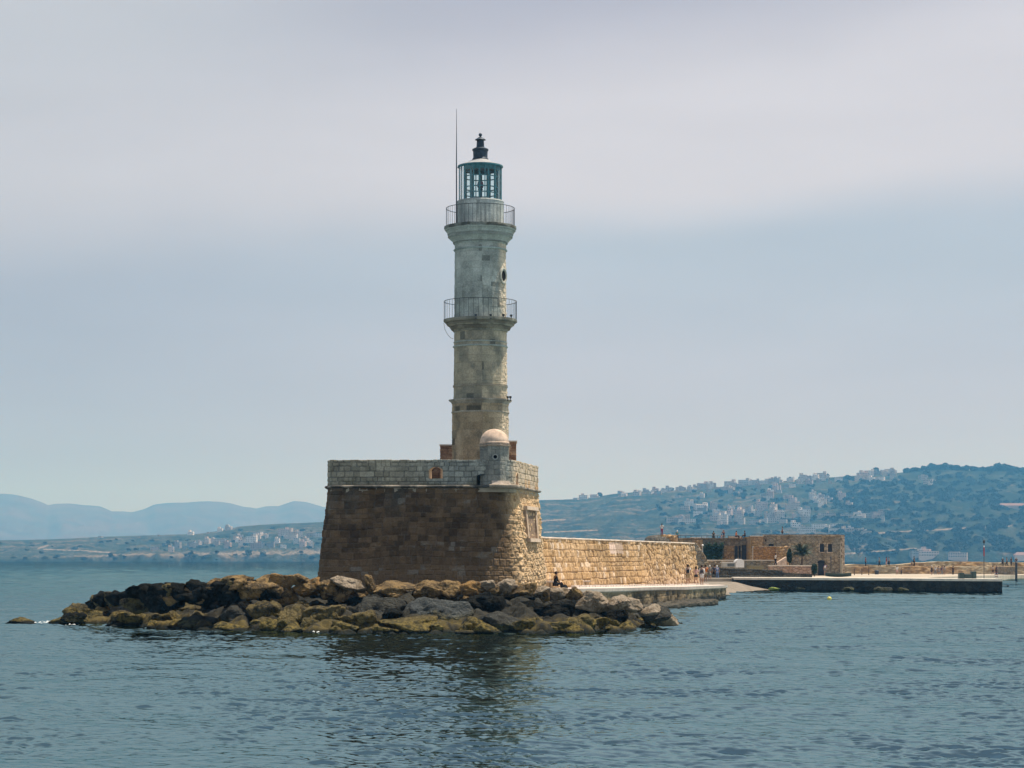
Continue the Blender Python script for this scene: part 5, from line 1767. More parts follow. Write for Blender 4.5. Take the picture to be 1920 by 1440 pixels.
# wall with orange wash
ow = empty('orange_wall', (39, 311, 1), 'orange brown courtyard wall with a crumbling upper edge', 'wall')
rough_box('wall_face', [(X(1413.5, 311), 311), (X(1462, 311), 311), (X(1462, 311), 312), (X(1413.5, 311), 312)], 2.0, Z(1025.5, 311), rubble_mat('orange_wash', (0.34, 0.18, 0.07), (0.44, 0.25, 0.11), (0.38, 0.21, 0.085), amt=0.35), ow, 4, 0.08)
rough_box('ruined_end', [(X(1456, 310.5), 310.5), (X(1480, 310.5), 310.5), (X(1480, 310.5), 312.5), (X(1456, 310.5), 312.5)], 2.0, [Z(1027, 311), Z(1025, 311), Z(1025, 311), Z(1027, 311)], RB_OCH, ow, 4, 0.5, 0.5)
MB().box(X(1430, 310.6), X(1482, 310.6), 310.9, 312.2, Z(1025.3, 311), Z(1024.2, 311)).build('coping', RB_PALE, ow)

# roof railing
rl_z = Z(1005, 320)
rr_ = MB().tube([(X(1232, 320), 320.6, Z(1003.5, 320)), (X(1408, 320), 320.6, Z(1005.0, 320)), (X(1412, 320), 320.3, Z(1001.6, 320)), (X(1575, 320), 320.3, Z(1002.2, 320))], 0.035, 6).build('roof_railing', IRON)
props(rr_, 'thin dark railing running along the flat roof edges', 'railing')
for k in range(34):
    px = 1236 + k * 10.0
    zb = Z(1009, 322) if px < 1410 else bt
    zt_ = Z(1004, 320) if px < 1410 else Z(1002, 320)
    y_ = 320.6 if px < 1410 else 320.3
    o = MB().tube([(X(px, 320), y_, zb), (X(px, 320), y_, zt_)], 0.03, 5).build('rail_post', IRON, rr_)

# ruined turret
rt = empty('ruined_turret', (22, 300, 4.5), 'crumbling stone turret stump with a rounded dark side and broken lit masonry', 'turret')
m_ = MB(); m_.lathe([(2.2, 0), (2.15, 0.5), (1.9, 1.0), (1.5, 1.25), (0.0, 1.42)], (X(1237, 300), 301.2, Z(1021, 300)), 28)
o = m_.build('rounded_side', rubble_mat('dark_plaster', (0.12, 0.11, 0.09), (0.2, 0.18, 0.15), (0.15, 0.14, 0.12)), rt, smooth=True)
rough_box('broken_masonry', [(X(1240, 299.4), 299.6), (X(1269, 299.4), 299.6), (X(1270, 302), 303), (X(1240, 302), 303)], 0.5, [Z(1003.5, 300), Z(1005, 300), Z(1005, 300), Z(1003.5, 300)], RB_OCH, rt, 5, 0.7, 0.6)
rough_box('base_wall', [(X(1219, 301), 301), (X(1272, 301), 301), (X(1272, 303), 306), (X(1219, 303), 306)], 0.5, Z(1019, 300), RB_GREY, rt, 3, 0.2, 0.6)

# rubble stair foot by the wall end
rough_box_o = rough_box('rubble_heap', [(X(1305, 290), 290), (X(1326, 290), 290), (X(1322, 292), 294), (X(1305, 292), 294)], 1.0, [Z(1018, 290), Z(1049, 290), Z(1049, 290), Z(1018, 290)], RB_GREY, None, 5, 0.5, 0.5)
props(rough_box_o, 'sloping heap of broken masonry just beyond the far end of the harbour wall', 'masonry heap')

# upturned white boat / cover beside the terrace
bt_o = empty('white_shelter', (30, 293, 2), 'low white shelter with a rounded end and grey opening by the terrace wall', 'shelter')
xs0, xs1, xs2 = X(1355, 292), X(1379, 292), X(1395, 292)
MB().box(xs0, xs1 - 0.01, 292, 294, Z(1063, 292), Z(1055, 292)).build('low_body', simple('grey_white_paint', (0.40, 0.40, 0.38), 0.7, 0.1), bt_o)
arch = [(xs1, Z(1064, 292)), (xs2, Z(1064, 292)), (xs2, Z(1055, 292))] + [(0.5 * (xs1 + xs2) + 0.5 * (xs2 - xs1) * math.cos(t), Z(1054, 292) + 0.45 * math.sin(t)) for t in np.linspace(0.1, math.pi - 0.1, 8)] + [(xs1, Z(1055, 292))]
n_ = len(arch)
MB().add([(x, 291.8, z) for x, z in arch] + [(x, 294.5, z) for x, z in arch], [tuple(range(n_)), tuple(range(2 * n_ - 1, n_ - 1, -1))] + [(i, (i + 1) % n_, n_ + (i + 1) % n_, n_ + i) for i in range(n_)]).build('rounded_body', WHITE, bt_o)
MB().box(X(1364, 292), X(1377, 292), 291.93, 291.99, Z(1062, 292), Z(1057, 292)).build('opening', simple('grey_opening', (0.10, 0.11, 0.11), 0.8, 0.1), bt_o)
MB().box(xs0 - 0.1, xs1 + 0.2, 291.8, 294.2, Z(1055, 292) + 0.002, Z(1053.8, 292)).build('cover_roof', WHITE, bt_o)

# far mole: two tiers of rubble wall
f1 = [(X(1584, 385), 385), (X(1700, 388), 388), (X(1800, 392), 392), (X(1960, 402), 402), (X(2150, 420), 420)]
F1 = Path2(f1, [0, 8, 8, 8, 0], 0.5)


def far_skin(seed, lift):
    def fn(u, v, z):
        n = fbm(u * 0.12, v * 0.3, seed=seed, octs=4); n2 = fbm(u * 1.1, v * 1.6, seed=seed + 1, octs=4)
        g, a, b_ = blocks(u, v, 0.5, 0.7, seed + 2, 0.1, rubble=True)
        c = lerp3((0.26, 0.155, 0.07), (0.52, 0.37, 0.21), np.clip((n2 - 0.5) * 1.6 + b_ * 0.5 + 0.2, 0, 1)) * lift
        c = lerp3(c, np.array([0.36, 0.30, 0.20]) * lift, sstep(0.45, 0.6, n))
        return (a - 0.5) * 0.15 + 0.25 * (n2 - 0.5), lerp3(c, np.array([0.12, 0.08, 0.05]), (1 - g) * 0.5)
    return fn


far = empty('far_mole_wall', (80, 390, 0.5), 'two tiered ochre rubble wall along the far mole, walkers on its upper tier', 'wall')
wall_surface('lower_tier', F1, 0.2, 1.95 + 0.10 * vnoise(F1.u * 0.3, F1.u * 0, seed=2), lambda z: (2 - z) * 0.1, far_skin(140, 1.0), parent=far, step=0.15, thick=5.0)
F2 = Path2([(x + 0.2, y + 5.0) for x, y in f1], [0, 8, 8, 8, 0], 0.5)
top2 = np.interp(CXP + F2.p[:, 0] * F / F2.p[:, 1], [1584, 1600, 1640, 1665, 1700, 1740, 1790, 1860, 1900, 2000], [2.1, 2.35, 2.2, 2.15, 2.35, 2.75, 2.85, 2.75, 2.65, 2.7])
wall_surface('upper_tier', F2, 1.6, top2 + 0.12 * vnoise(F2.u * 0.5, F2.u * 0, seed=3), lambda z: (2.8 - z) * 0.1, far_skin(150, 1.12), parent=far, step=0.15, thick=3.0)
# a darker buttress block near the far end
rough_box('buttress_block', [(X(1890, 372), 372), (X(1904, 372), 372), (X(1904, 376), 385), (X(1890, 376), 385)], 0.2, 2.0, RB_GREY, far, 3, 0.15)


# ivy and plants: many small leaf faces spread through a volume
def leaf_mass(name, pts_fn, n, size, mat, parent=None, seed=1):
    rng = np.random.default_rng(seed)
    C = np.array([pts_fn(rng) for _ in range(n)])
    a = rng.normal(size=(n, 3)); a /= np.linalg.norm(a, axis=1)[:, None]
    b_ = np.cross(a, rng.normal(size=(n, 3))); b_ /= np.linalg.norm(b_, axis=1)[:, None]
    s = size * rng.uniform(0.6, 1.3, (n, 1))
    V = np.stack([C - a * s, C + b_ * s * 0.5, C + a * s, C - b_ * s * 0.5], 1).reshape(-1, 3)
    Q = np.arange(n * 4).reshape(-1, 4)
    me = mesh_np(name, V, Q)
    return link(name, me, mat, parent)


def ivy_pt(rng):
    t = rng.random(); s = rng.random()
    px = np.interp(t, [0, 1], [1318, 1357]); py = 1050.0 - s * 30 + 3 * math.sin(px * 0.5)
    w_ = (s - 0.5) * 3
    px = 1318 + (35 + s * 4) * t + 0.6 * math.sin(py)
    return tuple(at(px, py, 321.4 - rng.random() * 1.6))


io = leaf_mass('ivy', ivy_pt, 5200, 0.16, LEAF, seed=4)
props(io, 'dark green square of clipped ivy on the terrace building wall', 'ivy')


def blob_pt(cx, cy, cz, rx, ry, rz, lump=0.25):
    def fn(rng):
        while True:
            p = rng.uniform(-1, 1, 3)
            r = np.linalg.norm(p)
            k = 1 - lump * vnoise(p[0] * 2 + cx, p[1] * 2 + cy, p[2] * 2 + cz)
            if 0.35 < r < k: return (cx + p[0] * rx, cy + p[1] * ry, cz + p[2] * rz)
    return fn


def plant(name, px, py0, py1, wpx, D, lab, cat, seed, mat=None, leaf=0.14, trunk=True):
    zb, ztp = Z(py0, D), Z(py1, D)
    hgt = ztp - zb
    r = wpx / 2 * D / F
    e = empty(name, (X(px, D), D, zb), lab, cat)
    th = 0.12 * hgt if trunk else 0.02
    leaf_mass('crown', blob_pt(X(px, D), D, zb + th + (hgt - th) / 2, r, r, (hgt - th) / 2 * 1.05), int(900 + 500 * r * hgt), leaf, mat or LEAF, e, seed)
    MB().tube([(X(px, D), D, zb - 0.1), (X(px, D) + 0.03, D, zb + hgt * 0.6)], [0.09, 0.04], 7).build('trunk', BARK, e)
    return e


plant('cypress_shrub', 1480, 1061, 1028, 11, 300, 'narrow dark cypress like shrub between the stair and the palm', 'shrub', 21)
plant('round_bush', 1527, 1080, 1056, 12, 292, 'dense green bush at the end of the low pinkish wall', 'bush', 22)


# palm
def palm(px, py0, py1, D, spread, nf, lab):
    zb, zc = Z(py0, D), Z(py1, D)
    x = X(px, D)
    e = empty('palm_tree', (x, D, zb), lab, 'palm')
    hgt = zc - zb
    MB().tube([(x, D, zb), (x + 0.08, D, zb + hgt * 0.3), (x + 0.05, D, zb + hgt * 0.5)], [0.2, 0.15, 0.12], 8).build('trunk', BARK, e)
    rng = random.Random(5)
    for k in range(nf):
        az = rng.uniform(0, 2 * math.pi); up = rng.uniform(0.55, 1.5); Lf = rng.uniform(0.6, 1.0) * spread
        vs, fs = [], []
        pts = []
        for i in range(9):
            t = i / 8
            rr2 = Lf * t
            pts.append(Vector((x + 0.05 + math.cos(az) * rr2 * math.cos(up * (1 - 0.3 * t)), D + math.sin(az) * rr2 * math.cos(up * (1 - 0.3 * t)), zb + hgt * 0.45 + rr2 * math.sin(up) - 0.55 * spread * t ** 2.4 * math.cos(up))))
        for i in range(1, 9):
            d = (pts[i] - pts[i - 1]).normalized(); sd_ = d.cross(Vector((0, 0, 1))).normalized() if abs(d.z) < 0.98 else Vector((1, 0, 0))
            for s in (-1, 1):
                for q in (0.0, 0.5):
                    p = pts[i - 1].lerp(pts[i], q); ln = 0.42 * (1 - 0.6 * i / 9) * rng.uniform(.8, 1.2)
                    base = len(vs)
                    tip = p + sd_ * s * ln + d * ln * 0.7 - Vector((0, 0, 0.12))
                    vs += [tuple(p - d * 0.05), tuple(p + d * 0.06), tuple(tip)]
                    fs.append((base, base + 1, base + 2))
        m2 = MB(); m2.add(vs, fs); m2.tube(pts, [0.03] * 8 + [0.01], 4)
        m2.build('frond', LEAF2, e, fix=False)
    return e


palm(1503, 1062, 1018, 299, 2.2, 70, 'shaggy palm with upright grey green fronds in front of the old building')

# beacon pole, crates, posts, bin, ladder, buoy
bp = empty('beacon_pole', (X(1845, 225), 225, 1.3), 'thin beacon pole with a dark lamp and a red banded section at the pier end', 'beacon')
xx = X(1845, 225)
MB().tube([(xx, 225, 1.3), (xx, 225, Z(1014, 225))], 0.035, 8).build('pole', IRON, bp)
MB().tube([(xx, 225, Z(1043, 225)), (xx, 225, Z(1026, 225))], 0.075, 10).build('red_band', REDPAINT, bp)
MB().tube([(xx, 225, Z(1026, 225)), (xx, 225, Z(1023, 225))], 0.06, 10).build('white_band', WHITE, bp)
MB().lathe([(0.0, 0), (0.10, 0.02), (0.12, 0.1), (0.12, 0.28), (0.07, 0.34), (0.0, 0.42)], (xx, 225, Z(1019, 225)), 12).build('lamp', IRON, bp)
for k, (a0, a1, b0, b1, lab) in enumerate(((1799, 1808, 1086, 1074, 'narrow dark green crate at the near side of the pile'), (1808.6, 1822, 1087, 1076.5, 'wide low dark green crate in the middle of the pile'), (1822.6, 1831, 1087, 1071.5, 'tallest dark green crate of the pile on the pier end'))):
    D_ = 223.5 + 0.2 * k
    o = MB().box(X(a0, D_), X(a1, D_), D_, D_ + 0.8, 1.33, Z(b1, D_)).build('fishing_crate', DKGREEN, bevel=0.03)
    props(o, lab, 'crate', 'dark crates piled on the pier')
for k, (px, D_, h_, lab) in enumerate(((1602, 330, 0.9, 'thin wooden post closest to the old building'), (1616, 331, 0.9, 'thin wooden post between two others on the dusty ground'), (1629, 329, 1.3, 'tallest wooden post standing by the black bin'))):
    o = MB().tube([(X(px, D_), D_, 0.9), (X(px, D_), D_, 0.95 + h_)], [0.07, 0.06], 8).lathe([(0.075, 0), (0.09, 0.04), (0.0, 0.10)], (X(px, D_), D_, 0.95 + h_), 8).build('wooden_post', BARK)
    props(o, lab, 'post', 'wooden posts on the mole')
o = MB().lathe([(0.0, 0), (0.32, 0), (0.38, 0.75), (0.42, 0.76), (0.40, 0.85), (0.2, 0.98), (0.0, 1.0)], (X(1644, 372), 372, 0.5), 14).build('litter_bin', IRON)
props(o, 'black domed litter bin in front of the rubble wall', 'litter bin')
ld = empty('lifeguard_ladder', (X(1868, 226), 226, 1.3), 'small red and white ladder frame on the outer end of the pier', 'ladder')
for s in (-0.16, 0.16):
    MB().tube([(X(1868, 226) + s, 226, 1.3), (X(1868, 226) + s * 0.8, 226, 2.0)], 0.03, 6).build('leg', WHITE, ld)
for z_ in (1.5, 1.72, 1.95):
    MB().box(X(1868, 226) - 0.16, X(1868, 226) + 0.16, 225.96, 226.04, z_, z_ + 0.06).build('rung', REDPAINT, ld)
o = MB().tube([(50.4, 220.5, 0.62), (51.2, 220.4, 0.60)], 0.05, 6).lathe([(0.0, -0.1), (0.12, -0.08), (0.12, 0.08), (0.0, 0.1)], (51.25, 220.4, 0.6), 8).build('iron_mooring_bar', IRON)
props(o, 'short iron mooring arm sticking out of the pier end', 'mooring arm')
by_D = HC * F / (1123.5 - HY)
bz_ = empty('buoy', (X(1555, by_D), by_D, 0), 'small yellow buoy floating on open water off the pier', 'buoy')
MB().lathe([(0.0, -0.15), (0.14, -0.10), (0.20, 0.02), (0.17, 0.14), (0.07, 0.22), (0.0, 0.23)], (X(1555, by_D), by_D, 0), 16).build('float', YELLOW, bz_, smooth=True)
MB().tube([(X(1555, by_D), by_D, 0.22), (X(1555, by_D), by_D, 0.33)], 0.025, 6).build('lifting_eye', IRON, bz_)
# lamp on the wall end and mooring post in the far water
o = MB().tube([(X(1317.5, 312), 312, Z(1040, 312)), (X(1317.5, 312), 312, Z(1023, 312))], 0.03, 6).lathe([(0, 0), (0.14, 0.05), (0.16, 0.18), (0.0, 0.32)], (X(1317.5, 312), 312, Z(1024, 312)), 12).build('globe_lamp', WHITE)
props(o, 'slim lamp post with a white globe beside the ivy', 'lamp post')
o = MB().tube([(X(1905.5, 355), 355, -1), (X(1905.5, 355), 355, Z(1056, 355))], 0.2, 8).lathe([(0.2, 0), (0.26, 0.1), (0.0, 0.3)], (X(1905.5, 355), 355, Z(1056, 355)), 8).build('mooring_pile', IRON)
props(o, 'dark timber mooring pile standing in the water near the far mole', 'mooring pile')
o = MB().tube([(X(1558, 312), 312, 1.0), (X(1558, 312), 312, Z(1046, 312))], 0.05, 6).lathe([(0.0, 0.0), (0.08, 0.0), (0.08, 0.2), (0.0, 0.25)], (X(1558, 312), 312, Z(1047, 312)), 8).build('dark_post', IRON)
props(o, 'tall thin dark post beside the arched door', 'post')
mooring = empty('rowing_boat', (X(1572, 262), 262, 1.2), 'small dark boat lying on the mole edge near the old building', 'boat')
c = at(1572, 1081, 262); nb = MB()
for i in range(7):
    pass
hull = []
for i in range(9):
    t = -1 + 2 * i / 8
    w_ = 0.55 * (1 - abs(t) ** 2.5) + 0.02
    hull.append([(c[0] + t * 1.6, 262 + s * w_ * f, 1.18 + zz + 0.12 * abs(t) ** 2) for s, f, zz in ((-1, 1, 0.42), (-1, 0.8, 0.15), (0, 0, 0.0), (1, 0.8, 0.15), (1, 1, 0.42))])
vs = [p for r in hull for p in r]; fs = [(i * 5 + j, i * 5 + j + 1, (i + 1) * 5 + j + 1, (i + 1) * 5 + j) for i in range(8) for j in range(4)]
o = MB().add(vs, fs).build('hull', DKGREEN, mooring); md = o.modifiers.new('t', 'SOLIDIFY'); md.thickness = 0.04
MB().box(c[0] - 0.2, c[0] + 0.1, 261.55, 262.45, 1.45, 1.49).build('thwart', BARK, mooring)
# ------------------------------------------------------------------ people
def skin_mesh(name, nodes, edges, root=0, sub=1):
    """grow one continuous surface over a skeleton: nodes = [(x, y, z, r)]"""
    me = bpy.data.meshes.new(name)
    me.from_pydata([n[:3] for n in nodes], edges, [])
    o = bpy.data.objects.new(name, me); COL.objects.link(o)
    md = o.modifiers.new('skin', 'SKIN'); md.use_smooth_shade = True; md.branch_smoothing = 0.3
    if not me.skin_vertices: me.skin_vertices.new()
    sv = me.skin_vertices[0].data
    for i, n in enumerate(nodes):
        r = n[3]
        sv[i].radius = r if isinstance(r, tuple) else (r, r)
        sv[i].use_root = (i == root)
    s = o.modifiers.new('sub', 'SUBSURF'); s.levels = s.render_levels = sub
    dg = bpy.context.evaluated_depsgraph_get()
    out = bpy.data.meshes.new_from_object(o.evaluated_get(dg))
    out.name = name
    bpy.data.objects.remove(o); bpy.data.meshes.remove(me)
    out.materials.clear(); out.materials.append(None)
    return out


def limb_pose(pose):
    """joint positions for a 1.70 m figure facing +Y"""
    J = {}
    if pose == 'sit':
        J.update(pel=(0, 0, 0.10), sp=(0, 0.01, 0.27), ch=(0, 0.03, 0.48), nk=(0, 0.05, 0.64), hb=(0, 0.07, 0.70), hd=(0, 0.08, 0.79), ht=(0, 0.07, 0.88))
        J.update(hL=(-.09, .03, .10), kL=(-.12, .42, .14), aL=(-.11, .50, -.26), tL=(-.12, .63, -.30), hR=(.09, .03, .10), kR=(.13, .40, .20), aR=(.12, .55, -.20), tR=(.13, .67, -.24))
        J.update(sL=(-.18, .03, .58), eL=(-.23, .10, .32), wL=(-.17, .28, .20), sR=(.18, .03, .58), eR=(.24, .08, .32), wR=(.18, .27, .22))
    else:
        lean = {'bend': .16, 'walk': .03, 'walk2': .02}.get(pose, 0.0)
        st = {'stand': 0.0, 'walk': .17, 'walk2': -.15, 'bend': .10, 'arms': .02, 'photo': .02}[pose]
        J.update(pel=(0, 0, .93), sp=(0, lean * .3, 1.10), ch=(0, lean * .8, 1.30), nk=(0, lean * 1.3, 1.455), hb=(0, lean * 1.5 + .01, 1.52), hd=(0, lean * 1.7 + .015, 1.61), ht=(0, lean * 1.7, 1.70))
        J.update(hL=(-.085, 0, .88), kL=(-.10, st * .7 + .02, .48), aL=(-.10, st * 1.1, .09), tL=(-.115, st * 1.1 + .15, .035),
                 hR=(.085, 0, .88), kR=(.10, -st * .3 + .03, .48), aR=(.10, -st * 1.25, .10 + abs(st) * .25), tR=(.115, -st * 1.25 + .14, .035 + abs(st) * .1))
        a = -st * .8
        J.update(sL=(-.185, lean, 1.395), eL=(-.235, lean + a * .5 - .02, 1.12), wL=(-.25, lean + a + .05, .88), sR=(.185, lean, 1.395), eR=(.235, lean - a * .5 - .02, 1.12), wR=(.25, lean - a + .05, .88))
        if pose == 'arms': J.update(eL=(-.30, .02, 1.18), wL=(-.16, .12, 1.02), eR=(.30, .02, 1.18), wR=(.17, .12, 1.03))
        if pose == 'photo': J.update(eL=(-.24, .16, 1.24), wL=(-.08, .30, 1.50), eR=(.24, .16, 1.24), wR=(.08, .30, 1.50))
    return J


def figure(pose, female=False, long_sleeve=False, bottom='shorts', hair='short'):
    J = limb_pose(pose)
    N, E, I = [], [], {}

    def add(k, p, r, par=None):
        I[k] = len(N); N.append((*p, r))
        if par is not None: E.append((I[par], I[k]))
    w = 0.92 if female else 1.0
    add('pel', J['pel'], (.145 * w, .10)); add('sp', J['sp'], (.125 * w, .09), 'pel'); add('ch', J['ch'], (.155 * w, .105), 'sp'); add('nk', J['nk'], .052, 'ch')
    add('hb', J['hb'], .062, 'nk'); add('hd', J['hd'], (.078, .092), 'hb'); add('ht', J['ht'], (.045, .055), 'hd')
    hx, hy, hz = J['hd']
    add('nose', (hx, hy + .115, hz - .015), .012, 'hd')
    for s, q in (('L', -1), ('R', 1)):
        add('ear' + s, (hx + q * .088, hy, hz - .01), .016, 'hd')
        add('h' + s, J['h' + s], .085, 'pel'); add('k' + s, J['k' + s], .055, 'h' + s)
        m = tuple(0.6 * J['k' + s][i] + 0.4 * J['a' + s][i] for i in range(3))
        add('c' + s, (m[0], m[1] - .012, m[2]), .056, 'k' + s); add('a' + s, J['a' + s], .034, 'c' + s); add('t' + s, J['t' + s], .030, 'a' + s)
        add('s' + s, tuple(J['s' + s][i] * (w if i == 0 else 1) for i in range(3)), .058, 'ch'); add('e' + s, J['e' + s], .038, 's' + s); add('w' + s, J['w' + s], .025, 'e' + s)
        e_, wv = Vector(J['e' + s]), Vector(J['w' + s]); d = (wv - e_).normalized()
        hnd = wv + d * .065
        add('hand' + s, tuple(hnd), (.020, .034), 'w' + s)
        f = d.cross(Vector((1, 0, 0))).normalized() if abs(d.x) < .9 else Vector((0, 1, 0))
        for k, (off, ln) in enumerate(((-.027, .062), (-.009, .075), (.009, .078), (.026, .068))):
            p1 = hnd + d * (.03 + ln * .4) + f * off
            p2 = hnd + d * (.03 + ln) + f * off * 1.1 + Vector((-q * .018, 0, 0))
            add(f'f{s}{k}', tuple(p1), .008, 'hand' + s); add(f'g{s}{k}', tuple(p2), .007, f'f{s}{k}')
        add('th' + s, tuple(wv + d * .045 + f * .045), .009, 'w' + s)
    out = {'body': skin_mesh('body', N, E)}

    def subset(keys, radii, name, extra=()):
        n2 = []; idx = {}
        for k in keys:
            idx[k] = len(n2); b_ = N[I[k]]; n2.append((b_[0], b_[1], b_[2], radii[k]))
        e2 = [(idx[a], idx[b]) for a, b in [(ka, kb) for ka in I for kb in I if (I[ka], I[kb]) in E] if a in idx and b in idx]
        for nm, p, r, par in extra:
            idx[nm] = len(n2); n2.append((*p, r)); e2.append((idx[par], idx[nm]))
        return skin_mesh(name, n2, e2)
    up = 1.0
    mid = lambda a, b, t: tuple(N[I[a]][i] * (1 - t) + N[I[b]][i] * t for i in range(3))
    ex = []
    for s in 'LR':
        if long_sleeve: ex.append(('q' + s, mid('e' + s, 'w' + s, .8), .036, 'e' + s))
        else: ex.append(('q' + s, mid('s' + s, 'e' + s, .62), .056, 's' + s))
    keys = ['pel', 'sp', 'ch', 'nk', 'sL', 'sR'] + (['eL', 'eR'] if long_sleeve else [])
    rad = {'pel': (.160 * w, .122), 'sp': (.150 * w, .118), 'ch': (.178 * w, .128), 'nk': .062, 'sL': .072, 'sR': .072, 'eL': .050, 'eR': .050}
    out['shirt'] = subset(keys, rad, 'shirt', ex)
    ex = []
    if bottom == 'trousers':
        for s in 'LR': ex += [('q' + s, mid('k' + s, 'a' + s, .5), .066, 'k' + s), ('r' + s, mid('k' + s, 'a' + s, .98), .056, 'q' + s)]
        out['trousers'] = subset(['pel', 'hL', 'hR', 'kL', 'kR'], {'pel': (.158 * w, .118), 'hL': .104, 'hR': .104, 'kL': .072, 'kR': .072}, 'trousers', ex)
    elif bottom == 'shorts':
        for s in 'LR': ex += [('q' + s, mid('h' + s, 'k' + s, .75 if not female else .5), .088, 'h' + s)]
        out['shorts'] = subset(['pel', 'hL', 'hR'], {'pel': (.160 * w, .122), 'hL': .110, 'hR': .110}, 'shorts', ex)
    else:
        ex = [('q', (0, J['pel'][1], J['pel'][2] - .25), (.19, .15), 'pel'), ('r', (0, J['pel'][1], J['pel'][2] - .46), (.22, .18), 'q')]
        out['skirt'] = subset(['pel'], {'pel': (.165, .13)}, 'skirt', ex)
    # hair: a shell over the back and crown of the head
    bm = bmesh.new(); bmesh.ops.create_icosphere(bm, subdivisions=3, radius=1)
    for v in list(bm.verts):
        if v.co.y > 0.45 and v.co.z < 0.45: bm.verts.remove(v)
    for v in bm.verts:
        k = 1 + .06 * math.sin(v.co.x * 9 + v.co.z * 7)
        z_ = v.co.z
        if hair == 'long' and z_ < 0 and v.co.y < 0.3: z_ *= 2.3
        v.co = (hx + v.co.x * .098 * k, hy - .012 + v.co.y * .112 * k, hz + .02 + z_ * .108 * k)
    me = bpy.data.meshes.new('hair'); bm.to_mesh(me); bm.free(); me.materials.append(None)
    me.polygons.foreach_set('use_smooth', [True] * len(me.polygons))
    out['cap' if hair == 'cap' else 'hair'] = me
    return out


CM = {}


def cloth(c):
    if c not in CM:
        m, b = new_mat('cloth_' + str(len(CM)))
        pos = b.n('ShaderNodeNewGeometry').outputs['Position']
        f = b.mapr(b.noise(pos, 7.0, 3, 0.5), 0.3, 0.7, 0.8, 1.15)
        cc = b.mix(1.0, (*c, 1), b.n('ShaderNodeCombineXYZ', ins={0: f, 1: f, 2: f}).outputs[0], 'MULTIPLY')
        finish(b, cc, 0.85, b.noise(pos, 12.0, 2, 0.5), 0.5, 0.03, 0.15)
        CM[c] = m
    return CM[c]


SKIN = simple('skin', (0.36, 0.20, 0.13), 0.6, 0.1, 6.0)
FIG = {}
WHT, BLK, KHK, NAV, ORG, RED_, GRY, PNK, DGN, BRN, TEAL_, DEN = (0.70, 0.69, 0.66), (0.02, 0.02, 0.022), (0.30, 0.23, 0.14), (0.03, 0.03, 0.09), (0.70, 0.20, 0.04), (0.22, 0.02, 0.05), (0.22, 0.22, 0.22), (0.62, 0.40, 0.36), (0.03, 0.05, 0.04), (0.07, 0.05, 0.03), (0.05, 0.25, 0.28), (0.10, 0.16, 0.28)


def person(px, py, D, hgt, pose, top, bot, label, female=False, sleeve=False, bottom='shorts', hair='short', hairc=(0.03, 0.02, 0.015), rz=0.0, bag=None, z=None, group='visitors walking on the mole and roofs'):
    key = (pose, female, sleeve, bottom, hair)
    if key not in FIG: FIG[key] = figure(*key)
    z = Z(py, D) if z is None else z
    e = empty('person', (X(px, D), D, z), label, 'person', group, rz)
    e.scale = (hgt / 1.7,) * 3
    for k, me in FIG[key].items():
        o = bpy.data.objects.new(k, me); COL.objects.link(o); o.parent = e
        c = {'body': SKIN, 'shirt': cloth(top), 'hair': cloth(hairc), 'cap': cloth(hairc)}.get(k) or cloth(bot)
        o.material_slots[0].link = 'OBJECT'; o.material_slots[0].material = c
    if bag:
        b = MB().box(-.16, .10, -.20, -.11, 1.02, 1.30).build('shoulder_bag', cloth(bag), bevel=.03)
        o2 = MB().tube([(.14, -.12, 1.43), (.03, -.15, 1.33), (-.08, -.17, 1.2)], .012, 5).build('bag_strap', cloth(bag))
        for q in (b, o2): q.parent = e
    return e


person(1275, 1097, 184.0, 1.62, 'walk', WHT, BLK, 'woman walking away in a white sleeveless top and black shorts, bare legged, nearest the bastion', True, hair='short', group='walkers on the quay')
person(1290, 1098, 183.0, 1.80, 'walk2', WHT, KHK, 'man in a white shirt and khaki shorts with a black bag slung across his back', hair='short', bag=BLK, group='walkers on the quay')
person(1305, 1096.5, 185.0, 1.58, 'walk', PNK, BLK, 'woman with long dark hair in a pale pink top and black shorts', True, hair='long', group='walkers on the quay')
person(1316, 1096.5, 185.5, 1.70, 'walk2', WHT, (0.6, 0.6, 0.6), 'walker in a loose white shirt and pale shorts with a thin dark strap', sleeve=True, bag=(0.05, 0.05, 0.06), group='walkers on the quay')
person(1323, 1091.5, 200.0, 1.60, 'arms', ORG, KHK, 'walker in an orange shirt half hidden behind the white shirted one', group='walkers on the quay')
person(1331, 1087.5, 236.0, 1.62, 'walk', (0.20, 0.20, 0.17), (0.20, 0.20, 0.17), 'woman in a grey dress and white hat crossing the sand', True, bottom='skirt', hair='cap', hairc=WHT, group='walkers on the quay')
person(1345, 1087.0, 245.0, 1.62, 'bend', DEN, (0.09, 0.14, 0.25), 'stooping walker in a blue shirt, blue jeans and a pale cap', bottom='trousers', hair='cap', hairc=(0.6, 0.62, 0.65), group='walkers on the quay')
person(1339.5, 1085.0, 252.0, 1.60, 'stand', (0.05, 0.06, 0.09), BLK, 'walker in dark clothes just behind the stooping one in blue', bottom='trousers', group='walkers on the quay')
person(1041, 1101.5, 134.0, 1.70, 'sit', (0.012, 0.012, 0.014), (0.012, 0.012, 0.014), 'person in black sitting beside the stone bench next to the bastion foot', sleeve=True, bottom='trousers', rz=-1.2, z=Z(1098.5, 134.0), group='walkers on the quay')
